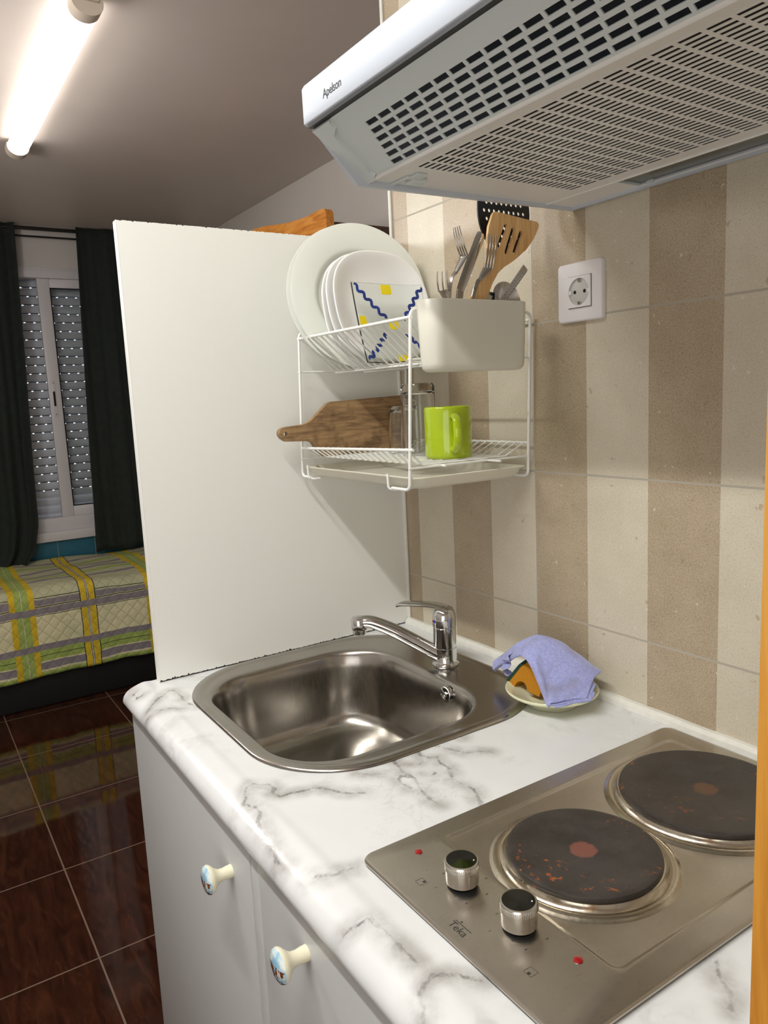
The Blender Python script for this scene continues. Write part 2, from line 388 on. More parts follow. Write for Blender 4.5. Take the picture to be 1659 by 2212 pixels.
class MB:
    def __init__(s): s.bm = bmesh.new()
    def box(s, lo, hi, bev=0.0, seg=2, mtx=None):
        r = bmesh.ops.create_cube(s.bm, size=1); vs = r['verts']
        c = [(a+b)/2 for a, b in zip(lo, hi)]; d = [abs(b-a) for a, b in zip(lo, hi)]
        for v in vs: v.co = Vector((v.co.x*d[0]+c[0], v.co.y*d[1]+c[1], v.co.z*d[2]+c[2]))
        if mtx is not None:
            for v in vs: v.co = mtx @ v.co
        if bev:
            es = list({e for v in vs for e in v.link_edges})
            bmesh.ops.bevel(s.bm, geom=es, offset=bev, segments=seg, profile=0.5, affect='EDGES')
        return s
    def tube(s, pts, r, n=8, closed=False, ell=None):
        pts = [Vector(p) for p in pts]; N = len(pts)
        rs = r if isinstance(r, (list, tuple)) else [r]*N
        tang = []
        for i in range(N):
            if closed: t = pts[(i+1) % N]-pts[i-1]
            else: t = pts[min(i+1, N-1)]-pts[max(i-1, 0)]
            tang.append(t.normalized() if t.length > 1e-9 else Vector((0, 0, 1)))
        up = Vector((0, 0, 1)) if abs(tang[0].z) < 0.9 else Vector((1, 0, 0))
        u = tang[0].cross(up).normalized(); rings = []
        for i in range(N):
            u = (u - tang[i]*u.dot(tang[i])).normalized(); v = tang[i].cross(u)
            ex, ey = ell if ell else (1, 1)
            rings.append([s.bm.verts.new(pts[i]+(u*cos(2*pi*k/n)*ex+v*sin(2*pi*k/n)*ey)*rs[i]) for k in range(n)])
        L = N if closed else N-1
        for i in range(L):
            a, b = rings[i], rings[(i+1) % N]
            for k in range(n): s.bm.faces.new((a[k], a[(k+1) % n], b[(k+1) % n], b[k]))
        if not closed: s.bm.faces.new(list(reversed(rings[0]))); s.bm.faces.new(rings[-1])
        return s
    def rings(s, rings, cap0=False, cap1=False, closed=True):
        R = [[s.bm.verts.new(Vector(p)) for p in ring] for ring in rings]
        for a, b in zip(R[:-1], R[1:]):
            n = len(a)
            for k in range(n if closed else n-1):
                s.bm.faces.new((a[k], a[(k+1) % n], b[(k+1) % n], b[k]))
        if cap0: s.bm.faces.new(list(reversed(R[0])))
        if cap1: s.bm.faces.new(R[-1])
        return s
    def lathe(s, prof, c=(0, 0, 0), n=48, mtx=None, shape=None, cap=False):
        c = Vector(c); rr = []
        for (r, z) in prof:
            ring = []
            for k in range(n):
                a = 2*pi*k/n; q = max(r, 1e-5)*(shape(a) if shape else 1)
                p = Vector((q*cos(a), q*sin(a), z))
                ring.append((mtx @ p if mtx is not None else p)+c)
            rr.append(ring)
        return s.rings(rr, cap0=cap, cap1=cap)
    def prism(s, poly, axis, a0, a1, holes=(), bev=0.0):
        def P(q, a):
            return {'x': (a, q[0], q[1]), 'y': (q[0], a, q[1]), 'z': (q[0], q[1], a)}[axis]
        vs = []; es = []
        for loop in [poly]+list(holes):
            l = [s.bm.verts.new(P(q, a0)) for q in loop]; vs += l
            for i in range(len(l)): es.append(s.bm.edges.new((l[i], l[(i+1) % len(l)])))
        r = bmesh.ops.triangle_fill(s.bm, edges=es, use_beauty=True)
        fs = [g for g in r['geom'] if isinstance(g, bmesh.types.BMFace)]
        e = bmesh.ops.extrude_face_region(s.bm, geom=fs)
        d = Vector(P((0, 0), a1))-Vector(P((0, 0), a0))
        for g in e['geom']:
            if isinstance(g, bmesh.types.BMVert): g.co += d
        return s
    def ribbon(s, pts, widths, thick, side):
        """flat strip along pts, width along side vector"""
        pts = [Vector(p) for p in pts]; side = Vector(side); R = []
        for i, p in enumerate(pts):
            t = (pts[min(i+1, len(pts)-1)]-pts[max(i-1, 0)]).normalized()
            sd = (side-t*side.dot(t)).normalized(); nn = t.cross(sd)
            w_ = widths[i]/2; th = thick/2
            R.append([p+sd*w_*0.8+nn*th, p+sd*w_, p+sd*w_*0.8-nn*th, p-sd*w_*0.8-nn*th, p-sd*w_, p-sd*w_*0.8+nn*th])
        return s.rings(R, True, True)
    def grid(s, fn, nu, nv, uv=None):
        V = [[s.bm.verts.new(fn(i/nu, j/nv)) for j in range(nv+1)] for i in range(nu+1)]
        for i in range(nu):
            for j in range(nv):
                s.bm.faces.new((V[i][j], V[i+1][j], V[i+1][j+1], V[i][j+1]))
        if uv:
            l = s.bm.loops.layers.uv.new('UVMap')
            idx = {}
            for i in range(nu+1):
                for j in range(nv+1): idx[V[i][j]] = uv(i/nu, j/nv)
            for f in s.bm.faces:
                for lo in f.loops: lo[l].uv = idx[lo.vert]
        return s
    def build(s, name, mat, parent=None, origin=(0, 0, 0), angle=35, flip=None, recalc=True):
        bm = s.bm
        if recalc: bmesh.ops.recalc_face_normals(bm, faces=bm.faces)
        if flip:
            bmesh.ops.reverse_faces(bm, faces=bm.faces)
        o = Vector(origin)
        for v in bm.verts: v.co -= o
        me = bpy.data.meshes.new(name); bm.to_mesh(me); bm.free()
        for p in me.polygons: p.use_smooth = True
        me.set_sharp_from_angle(angle=radians(angle))
        me.materials.append(mat)
        ob = bpy.data.objects.new(name, me); COL.objects.link(ob)
        if parent is not None: ob.parent = parent
        else: ob.location = (o.x, o.y, o.z+T)
        return ob

def empty(name, loc, rz=0.0):
    o = bpy.data.objects.new(name, None); COL.objects.link(o); o.empty_display_size = 0.02
    o.location = (loc[0], loc[1], loc[2]+T); o.rotation_euler = (0, 0, rz)
    return o
def tag(o, label, cat, group=None):
    o['label'] = label; o['category'] = cat
    if group: o['group'] = group
    return o
def struct(o): o['kind'] = 'structure'; return o
def copy_tree(o, parent=None):
    c = o.copy(); COL.objects.link(c); c.parent = parent
    for ch in [x for x in bpy.data.objects if x.parent == o]: copy_tree(ch, c)
    return c

def rrect(cx, cy, hx, hy, r, z, m=14):
    r = min(r, hx, hy); out = []
    for (sx, sy, a0) in ((1, 1, 0), (-1, 1, pi/2), (-1, -1, pi), (1, -1, 3*pi/2)):
        for k in range(m+1):
            a = a0+(pi/2)*k/m
            out.append((cx+sx*(hx-r)+r*cos(a), cy+sy*(hy-r)+r*sin(a), z))
    return out
def rrect2(cx, cy, hx, hy, r, m=8): return [(p[0], p[1]) for p in rrect(cx, cy, hx, hy, r, 0, m)]

# ================================================================== STRUCTURE
ZC = 1.46; ZF = -T
def wallbox(name, lo, hi, mat): return struct(MB().box(lo, hi).build(name, mat, origin=lo))
wallbox('floor', (-3.5, -2.6, ZF-0.08), (2.6, 1.0, ZF), M_floor)
wallbox('ceiling', (-3.5, -2.6, ZC), (2.6, 1.0, ZC+0.08), M_ceiling)
wallbox('wall_back', (-3.3, 0.77, ZF), (-0.013, 0.9, ZC), M_white_wall)
wallbox('wall_right', (0.0, 0.0, ZF), (2.5, 0.12, ZC), M_tiles)
wallbox('wall_partition', (-0.0125, 0.003, ZF), (-0.0005, 0.9, ZC), M_white_wall)
wallbox('wall_near', (-3.3, -2.5, ZF), (2.5, -2.4, ZC), M_white_wall)
wallbox('wall_side', (2.3, -2.4, ZF), (2.4, 0.0, ZC), M_white_wall)
# far wall with the window opening
WY0, WY1, WZ0, WZ1 = -0.95, 0.40, -0.17, 1.235
b = MB()
b.box((-3.32, -2.4, ZF), (-3.2, WY0, ZC)); b.box((-3.32, WY1, ZF), (-3.2, 0.77, ZC))
b.box((-3.32, WY0, ZF), (-3.2, WY1, WZ0)); b.box((-3.32, WY0, WZ1), (-3.2, WY1, ZC))
struct(b.build('wall_left', M_white_wall, origin=(-3.2, 0, ZF)))
# blue tiles below the window
b = MB()
y = -2.38
while y < 0.76:
    b.box((-3.2, y, -0.60), (-3.192, min(y+0.197, 0.768), -0.412), 0.001, 1); b.box((-3.2, y, -0.41), (-3.192, min(y+0.197, 0.768), -0.222), 0.001, 1)
    y += 0.2
struct(b.build('trim_1', M_bluetile, origin=(-3.2, 0, -0.4)))
struct(MB().box((-3.2, -2.38, -0.61), (-3.1945, 0.768, -0.218)).build('trim_2', simple('pale_grout', srgb(150, 160, 130), 0.8), origin=(-3.2, 0, -0.4)))
# white corner bead on the end of the tiled wall, silicone bead behind the worktop
struct(MB().tube([(-0.004, -0.003, 0.79), (-0.004, -0.003, ZC)], 0.0035, 10).build('trim_3', M_silicone, origin=(0, 0, 0.8)))
b = MB()
pts = [(x_, -0.004+0.0012*math.sin(x_*60)*0.5, 0.001) for x_ in [0.002+i*0.0115 for i in range(101)]]
b.tube(pts, 0.0115, 10)
b.tube([(0.0025, -0.003, 0.0), (0.0025, -0.003, 0.79)], 0.0035, 8)
struct(b.build('trim_4', M_silicone, origin=(0, 0, 0)))
# wooden door frame post at the right, close to the camera
b = MB(); b.box((1.1937, -0.70, ZF), (1.30, -0.655, 1.30), 0.004, 2)
struct(b.build('trim_5', M_post, origin=(1.176, -0.68, ZF)))

# window
def window():
    root = struct(empty('window_1', (-3.2, 0.0, 0.5))); O = (-3.2, 0.0, 0.5)
    def ch(b, n, m, p=root, **k):
        o = b.build(n, m, None, O, **k); o.parent = p; o.location = (0, 0, 0); return o
    b = MB()   # outer frame and casing
    b.box((-3.26, WY0, WZ1-0.035), (-3.185, WY1, WZ1+0.012), 0.004); b.box((-3.26, WY0, WZ0), (-3.195, WY1, WZ0+0.075), 0.004)
    b.box((-3.26, WY0, WZ0), (-3.195, WY0+0.045, WZ1), 0.004); b.box((-3.26, WY1-0.045, WZ0), (-3.195, WY1, WZ1), 0.004)
    b.box((-3.25, WY0-0.02, WZ1+0.005), (-3.192, WY1+0.02, WZ1+0.022), 0.003)
    ch(b, 'window_frame', M_winframe)
    ch(MB().box((-3.26, WY0-0.03, -0.222), (-3.168, WY1+0.03, -0.168), 0.005), 'window_sill', M_winframe)
    # right sash in front
    sash = MB()
    sash.box((-3.225, -0.137, -0.095), (-3.20, -0.074, 1.20), 0.004)
    sash.box((-3.225, -0.074, 1.152), (-3.20, 0.33, 1.20), 0.003); sash.box((-3.225, -0.074, -0.095), (-3.20, 0.33, -0.038), 0.003)
    sash.box((-3.225, 0.30, -0.095), (-3.20, 0.355, 1.20), 0.004)
    so = ch(sash, 'sash', M_winframe)
    g = MB()
    g.box((-3.212, -0.074, -0.0385), (-3.1985, -0.0695, 1.1525)); g.box((-3.212, -0.074, 1.148), (-3.1985, 0.30, 1.1525)); g.box((-3.212, -0.074, -0.0385), (-3.1985, 0.30, -0.034))
    ch(g, 'gasket', M_dark, so)
    p = MB().box((-3.213, -0.07, -0.035), (-3.210, 0.30, 1.149)); ch(p, 'pane', M_pane, so)
    l = MB().box((-3.202, -0.122, 0.46), (-3.196, -0.100, 0.66), 0.003); lo = ch(l, 'lock', M_winframe, so)
    # dark pull recess is a sub-part sitting on the sash
    lo2 = ch(MB().box((-3.1975, -0.1165, 0.52), (-3.1945, -0.1055, 0.60), 0.002), 'lock_slot', M_dark, so)
    sc = MB()
    for zz in (0.475, 0.645): sc.lathe([(0.004, 0), (0.004, 0.0015)], (-3.196, -0.111, zz), 12, Matrix.Rotation(pi/2, 3, 'Y'), cap=True)
    ch(sc, 'screw', M_cut, so)
    # roller shutter with rows of small light slots
    b = MB(); z = -0.13; k = 0; pitch = 0.0462
    while z < WZ1-0.02:
        # curved slat
        y0, y1 = WY0+0.02, WY1-0.02
        prof = [(-3.2885, z+0.003), (-3.2850, z+0.010), (-3.2838, z+0.022), (-3.2850, z+0.034), (-3.2885, z+pitch-0.0045)]
        b.rings([[(px, y0, pz) for px, pz in prof], [(px, y1, pz) for px, pz in prof]], closed=False)
        # joint strip between slats, pierced by slots in the upper part
        zt, zb = z+pitch+0.004, z+pitch-0.005
        if z < 0.0 or z > WZ1: b.box((-3.292, y0, zb), (-3.289, y1, zt))
        else:
            yy = y0+(0.02 if k % 2 else 0.0); a = y0
            while yy < y1-0.02:
                b.box((-3.292, a, zb), (-3.289, yy, zt)); a = yy+0.010; yy += 0.050
            b.box((-3.292, a, zb), (-3.289, y1, zt))
            b.box((-3.292, y0, zt-0.005), (-3.289, y1, zt+0.0005)); b.box((-3.292, y0, zb-0.001), (-3.289, y1, zb+0.001))
        z += pitch; k += 1
    b.box((-3.295, WY0+0.02, -0.165), (-3.28, WY1-0.02, -0.125), 0.003)
    ch(b, 'shutter', M_shutter)
window()

# ================================================================== FAR ROOM
# curtain rod with two curtains
r = empty('curtain_rod', (-3.11, -0.3, 1.435))
O = (-3.11, -0.3, 1.435)
b = MB(); b.tube([(-3.11, -1.3, 1.437), (-3.11, 0.74, 1.437)], 0.009, 10); b.build('pole', M_rod, r, O)
b = MB(); b.tube([(-3.15, -1.3, 1.405), (-3.15, 0.74, 1.405)], 0.005, 8); b.build('inner_pole', M_rod, r, O)
for yy in (-1.2, 0.68): MB().box((-3.2, yy-0.008, 1.40), (-3.105, yy+0.008, 1.428), 0.002).build('bracket', M_rod, r, O)
tag(r, 'thin black double curtain rod above the far window', 'curtain rod')

def interp(tab, z):
    tab = sorted(tab)
    if z <= tab[0][0]: return tab[0][1]
    for (a, va), (b_, vb) in zip(tab[:-1], tab[1:]):
        if z <= b_: return va+(vb-va)*(z-a)/(b_-a)
    return tab[-1][1]
def curtain(name, ztop, zbot, tabL, tabR, folds, amp, label, seed):
    rnd = random.Random(seed); ph = [rnd.uniform(0, 6) for _ in range(4)]
    def fn(u, v):
        z = zbot+(ztop-zbot)*v
        y = interp(tabL, z)*(1-u)+interp(tabR, z)*u
        a = amp*(0.55+0.45*(1-v))
        x = -3.095+a*sin(u*folds*2*pi+ph[0]+0.9*sin(v*2+ph[1]))+0.4*a*sin(u*folds*4.4*pi+ph[2]+v*1.5)
        x += 0.0015*sin(u*90+v*9)
        return (max(x, -3.145), y, z+0.006*sin(u*folds*2*pi)*(1-v))
    o = MB().grid(fn, 90, 50).build(name, M_curtain, origin=(-3.11, interp(tabR, 0.5), zbot), angle=80)
    m = o.modifiers.new('thickness', 'SOLIDIFY'); m.thickness = 0.003
    return tag(o, label, 'curtain')
curtain('curtain', 1.455, -0.325, [(-0.4, -0.80), (1.5, -0.80)], [(-0.34, -0.385), (-0.25, -0.315), (-0.1, -0.283), (0.3, -0.272), (0.8, -0.252), (1.45, -0.232)], 4, 0.024, 'dark green curtain gathered at the left edge of the picture, hem on the bed', 3)
curtain('curtain', 1.455, -0.30, [(-0.34, -0.002), (0.3, 0.018), (1.45, 0.066)], [(-0.4, 0.62), (1.5, 0.62)], 3, 0.014, 'dark green flat curtain between the window and the white board', 8)

# bed
BX0, BX1 = -2.42, -3.185
bed = empty('bed', (-2.8, -0.4, ZF)); O = (-2.8, -0.4, ZF)
MB().box((-3.17, -1.35, ZF+0.002), (-2.43, 0.74, -0.66), 0.01).build('bed_base', M_bedbase, bed, O)
MB().box((-3.17, -1.34, -0.66), (-2.445, 0.735, -0.345), 0.04, 4).build('mattress', M_matt, bed, O)
tag(bed, 'low single bed with a black base along the window wall', 'bed')
def quilt():
    R = 0.05; zt = -0.322; hem = -0.722; side = zt-R-hem; L2 = side+R*pi/2; tot = L2+0.70
    rnd = random.Random(4); ph = [rnd.uniform(0, 6) for _ in range(6)]
    def prof(s_):
        if s_ < side: return (-2.408, hem+s_)
        if s_ < L2:
            a = (s_-side)/R; return (-2.408-R*(1-cos(a)), zt-R+R*sin(a))
        return (-2.408-R-(s_-L2), zt)
    def fn(u, v):
        s_ = v*tot; y = -1.36+u*2.11; x, z = prof(s_)
        k = max(0, 1-s_/side)
        x += 0.006*sin(y*9+ph[0])*k+0.004*sin(y*31+ph[1])*k+0.0025*sin(y*50+s_*40)
        z += (0.003*sin(y*7+ph[2])*k+0.003*sin(y*19+ph[5])*k) + (0.006*sin(y*5+x*9+ph[3])+0.004*sin(y*13-x*17+ph[4]) if s_ > side else 0)
        return (x, y, z)
    o = MB().grid(fn, 160, 90, uv=lambda u, v: (-1.36+u*2.11, v*tot)).build('bedspread', M_quilt, origin=(-2.8, -0.3, -0.33), angle=80)
    m = o.modifiers.new('thickness', 'SOLIDIFY'); m.thickness = 0.008; m.offset = -1
    tag(o, 'quilted plaid bedspread, cream with yellow, green and grey stripes', 'bedspread')
quilt()

# wardrobe with a curved pine cornice, seen just over the white board
wr = empty('wardrobe', (-1.35, 0.6, ZF)); O = (-1.35, 0.6, ZF)
MB().box((-1.72, 0.455, ZF), (-1.02, 0.765, 1.04), 0.004).build('body', M_shadepine, wr, O)
MB().box((-1.74, 0.445, 1.04), (-1.0, 0.768, 1.077), 0.004).build('top_board', M_shadepine, wr, O)
top = [(-1.0, 1.085), (-1.0, 1.104), (-1.012, 1.117), (-1.04, 1.122), (-1.08, 1.121), (-1.12, 1.119), (-1.19, 1.122), (-1.257, 1.127), (-1.33, 1.135), (-1.41, 1.147), (-1.5, 1.160), (-1.6, 1.168), (-1.68, 1.160), (-1.74, 1.14)]
MB().prism([(-1.74, 1.02)]+[(-1.0, 1.02)]+top, 'y', 0.415, 0.444).build('cornice', M_pine, wr, O)
tag(wr, 'pine wardrobe whose curved orange top rises over the white board', 'wardrobe')

# ceiling batten
lm = empty('ceiling_lamp', (-1.27, -0.383, ZC)); O = (-1.27, -0.383, ZC)
MB().box((-1.86, -0.408, 1.436), (-0.66, -0.358, ZC-0.0005), 0.003).build('housing', M_capc, lm, O)
def halfround(x0, x1, r, zc, cy=-0.383):
    n = 16; R = []
    prof = [(cy+r*cos(a), zc+r*sin(a)*0.8) for a in [pi+pi*k/n for k in range(n+1)]]
    prof = [(cy-r, zc+0.012)]+prof+[(cy+r, zc+0.012)]
    return [[(x_, p[0], p[1]) for p in prof] for x_ in (x0, x1)]
b = MB(); b.rings(halfround(-1.80, -0.712, 0.033, 1.432), True, True); b.build('diffuser', M_lit, lm, O)
for x0, x1 in ((-0.712, -0.668), (-1.852, -1.80)): MB().rings(halfround(x0, x1, 0.0365, 1.434), True, True).build('end_cap', M_capc, lm, O)
tag(lm, 'long lit white tube batten on the ceiling at upper left', 'ceiling lamp')

# ================================================================== WHITE BOARD
bd = empty('partition_board', (-0.008, -0.28, 0.0)); O = (-0.008, -0.28, 0.0)
PF, PH = -0.5466, 0.7905
MB().box((-0.0145, PF+0.002, 0.0004), (-0.0025, 0.0, PH-0.001)).build('core', M_chip, bd, O)
def face(x0, x1, jag):
    rnd = random.Random(5)
    n = 260; lo = []; hi = []
    for i in range(n+1):
        y_ = PF+0.001+(0.0-PF-0.001)*i/n
        j = abs(rnd.gauss(0, 0.0007)) + (rnd.uniform(0.0015, 0.0035) if rnd.random() < 0.07 else 0)
        t = abs(rnd.gauss(0, 0.0003)) + (rnd.uniform(0.0008, 0.002) if rnd.random() < 0.06 else 0)
        lo.append((y_, 0.0022+j*jag)); hi.append((y_, PH-t*jag))
    b = MB()
    A = [(x0, y_, z_) for y_, z_ in lo]; B = [(x0, y_, z_) for y_, z_ in hi]
    C = [(x1, y_, z_) for y_, z_ in hi]; D = [(x1, y_, z_) for y_, z_ in lo]
    b.rings([A, B, C, D, A], closed=False)
    return b
face(-0.0025, 0.0, 1.0).build('face', M_melamine, bd, O)
face(-0.017, -0.0145, 0.2).build('face', M_melamine, bd, O)
MB().box((-0.017, PF, 0.0005), (0.0, PF+0.002, PH), 0.0008, 1).build('edge_band', M_melamine, bd, O)
tag(bd, 'tall plain white board with chipped edges standing at the worktop end', 'board')

# ================================================================== WORKTOP
VEINS = [
 [(0.471,-0.581),(0.458,-0.577),(0.447,-0.57),(0.441,-0.559),(0.45,-0.551),(0.455,-0.542),(0.47,-0.542),(0.479,-0.549),(0.493,-0.544),(0.493,-0.531),(0.498,-0.515),(0.499,-0.502),(0.507,-0.492),(0.519,-0.485),(0.532,-0.478),(0.541,-0.47),(0.55,-0.457)],
 [(0.471,-0.581),(0.475,-0.588),(0.494,-0.579),(0.512,-0.58),(0.523,-0.588),(0.542,-0.592),(0.568,-0.594),(0.587,-0.596),(0.598,-0.6),(0.614,-0.598)],
 [(0.49,-0.383),(0.513,-0.384),(0.537,-0.389),(0.558,-0.386),(0.58,-0.395),(0.592,-0.398),(0.614,-0.401),(0.63,-0.399)],
 [(0.488,-0.336),(0.506,-0.341),(0.528,-0.351),(0.533,-0.361),(0.523,-0.373),(0.517,-0.385),(0.504,-0.381),(0.494,-0.371),(0.494,-0.364)],
 [(0.512,-0.345),(0.526,-0.338),(0.531,-0.329),(0.546,-0.336),(0.563,-0.335),(0.579,-0.343),(0.59,-0.35),(0.607,-0.348),(0.625,-0.344),(0.643,-0.352),(0.661,-0.361)],
 [(0.555,-0.373),(0.568,-0.367),(0.563,-0.356)], [(0.558,-0.386),(0.543,-0.395),(0.547,-0.404),(0.557,-0.407),(0.577,-0.404)],
 [(0.492,-0.316),(0.517,-0.304),(0.545,-0.292),(0.555,-0.272),(0.565,-0.263)], [(0.657,-0.585),(0.673,-0.567),(0.67,-0.562),(0.669,-0.554),(0.675,-0.541)],
 [(0.486,-0.265),(0.506,-0.266)], [(0.504,-0.438),(0.513,-0.428),(0.522,-0.414)],
 [(-0.019,-0.596),(-0.003,-0.598),(0.012,-0.594),(0.032,-0.594),(0.031,-0.587)],
 [(0.048,-0.545),(0.052,-0.538),(0.07,-0.537),(0.087,-0.536),(0.106,-0.538),(0.126,-0.536),(0.148,-0.53)],
 [(0.116,-0.606),(0.115,-0.592),(0.123,-0.577),(0.139,-0.553)], [(0.004,-0.494),(0.023,-0.478),(0.031,-0.452),(0.031,-0.423)],
 [(0.048,-0.545),(0.065,-0.56),(0.097,-0.598)], [(0.874,-0.606),(0.861,-0.592),(0.847,-0.587),(0.841,-0.569),(0.852,-0.55),(0.87,-0.539)],
 [(0.969,-0.365),(0.981,-0.379),(0.994,-0.386),(1.006,-0.401)], [(0.742,-0.599),(0.749,-0.573),(0.792,-0.571),(0.82,-0.57)], [(0.38,-0.05),(0.42,-0.03)]]
SEG = [(Vector(a), Vector(b_)) for l in VEINS for a, b_ in zip(l[:-1], l[1:])]
SKX, SKY, SHX, SHY = 0.254, -0.290, 0.2495, 0.2405
def in_sink(x, y, m):
    hx, hy, r = SHX-m, SHY-m, 0.14
    dx, dy = abs(x-SKX), abs(y-SKY)
    if dx > hx or dy > hy: return False
    ex, ey = dx-(hx-r), dy-(hy-r)
    return not (ex > 0 and ey > 0 and ex*ex+ey*ey > r*r)
def worktop():
    X0, X1 = -0.0215, 1.17
    nx = 380
    NY = 180; ys = [(-0.0005-(0.554)*i/NY, 0.0) for i in range(NY+1)]
    ys += [(-0.5575, 0.0002), (-0.561, 0.0007), (-0.5645, 0.0012), (-0.568, 0.0014), (-0.571, 0.0012), (-0.575, 0.0004), (-0.579, -0.0007), (-0.583, -0.0019), (-0.587, -0.0032), (-0.591, -0.0048), (-0.595, -0.0067), (-0.599, -0.0092), (-0.6025, -0.0125), (-0.6055, -0.0170), (-0.6073, -0.0225), (-0.6075, -0.028), (-0.605, -0.033), (-0.600, -0.0362), (-0.59, -0.037), (-0.545, -0.037), (-0.3, -0.037), (-0.0005, -0.037)]
    b = MB(); bm = b.bm
    V = [[bm.verts.new((X0+(X1-X0)*i/nx, y, z)) for (y, z) in ys] for i in range(nx+1)]
    vals = {}
    import numpy as np
    PX = np.array([[X0+(X1-X0)*i/nx for _ in ys] for i in range(nx+1)]); PY = np.array([[y for y, z in ys] for i in range(nx+1)])
    D = np.full(PX.shape, 0.5)
    for a, b_ in SEG:
        abx, aby = b_.x-a.x, b_.y-a.y; L2 = max(abx*abx+aby*aby, 1e-9)
        t = np.clip(((PX-a.x)*abx+(PY-a.y)*aby)/L2, 0, 1)
        D = np.minimum(D, np.hypot(PX-a.x-abx*t, PY-a.y-aby*t))
    for i in range(nx+1):
        for j, (y, z) in enumerate(ys):
            vals[V[i][j]] = float(D[i][j]) if z > -0.036 else 0.2
    for i in range(nx):
        for j in range(len(ys)-1):
            q = (V[i][j], V[i+1][j], V[i+1][j+1], V[i][j+1])
            if j < NY and all(in_sink(v.co.x, v.co.y, 0.012) for v in q): continue
            if j >= len(ys)-3 and all(0.004 < v.co.x < 0.505 for v in q): continue
            bm.faces.new(q)
    for e in (0, nx):
        bm.faces.new([V[e][j] for j in range(len(ys))])
    bm.faces.index_update(); 
    d = [vals[v] for v in bm.verts]
    used = [v for v in bm.verts if v.link_faces]
    loose = [v for v in bm.verts if not v.link_faces]
    d = [vals[v] for v in bm.verts if v.link_faces]
    bmesh.ops.delete(bm, geom=loose, context='VERTS')
    o = b.build('worktop', M_marble, origin=(0.55, -0.3, 0), angle=40)
    at = o.data.attributes.new('vein', 'FLOAT', 'POINT')
    at.data.foreach_set('value', d)
    tag(o, 'white marble pattern worktop with grey veins and rounded front edge', 'worktop')
worktop()

# base cabinets
def door_knob(parent, x, z, O):
    k = MB(); R = Matrix.Rotation(pi/2, 3, 'X')     # lathe axis along -y
    C = (x, -0.5985, z)
    k.lathe([(0.0085, 0), (0.0082, 0.006), (0.0075, 0.012), (0.0085, 0.018), (0.0125, 0.023), (0.0165, 0.0265), (0.0183, 0.030), (0.0180, 0.032)], C, 32, R)
    ko = k.build('knob', M_knobw, None, C, angle=60)
    ko.parent = parent; ko.location = (C[0]-O[0], C[1]-O[1], C[2]-O[2])
    f = MB(); f.lathe([(0.0181, 0.0315), (0.0168, 0.0345), (0.0125, 0.0365), (0.006, 0.0375), (0.0, 0.0378)], (0, 0, 0), 32, R)
    fo = f.build('knob_face', M_knobface, ko, (0, 0, 0), angle=60); fo.location = (0, 0, 0)
    fo['label'] = 'painted blue and brown knob face'
def cabinet(name, x0, x1, dx0, dx1, kx, kz, label, filler=None):
    r = empty(name, ((x0+x1)/2, -0.3, ZF)); O = ((x0+x1)/2, -0.3, ZF)
    b = MB()
    b.box((x0, -0.578, ZF+0.09), (x0+0.016, -0.02, -0.038)); b.box((x1-0.016, -0.578, ZF+0.09), (x1, -0.02, -0.038))
    b.box((x0+0.016, -0.578, ZF+0.09), (x1-0.016, -0.02, ZF+0.106)); b.box((x0+0.016, -0.04, ZF+0.106), (x1-0.016, -0.028, -0.038))
    b.box((x0+0.016, -0.578, -0.07), (x1-0.016, -0.52, -0.038))
    b.build('carcass', M_door, r, O)
    MB().box((x0, -0.54, ZF+0.001), (x1, -0.525, ZF+0.09)).build('plinth', M_door, r, O)
    d = MB().box((dx0, -0.5985, ZF+0.10), (dx1, -0.5785, -0.040), 0.0012, 2).build('door', M_door, None, O)
    d.parent = r; d.location = (0, 0, 0)
    door_knob(d, kx, kz, O)
    if filler: MB().box((filler[0], -0.5975, ZF+0.10), (filler[1], -0.5785, -0.040), 0.001, 2).build('filler_strip', M_door, r, O)
    return tag(r, label, 'cabinet')
cabinet('base_cabinet', -0.004, 0.5125, -0.003, 0.512, 0.447, -0.103, 'white base cabinet at the worktop end, below the sink')
cabinet('base_cabinet', 0.5130, 1.12, 0.5375, 1.118, 0.658, -0.082, 'white base cabinet below the electric hob', (0.5135, 0.5365))
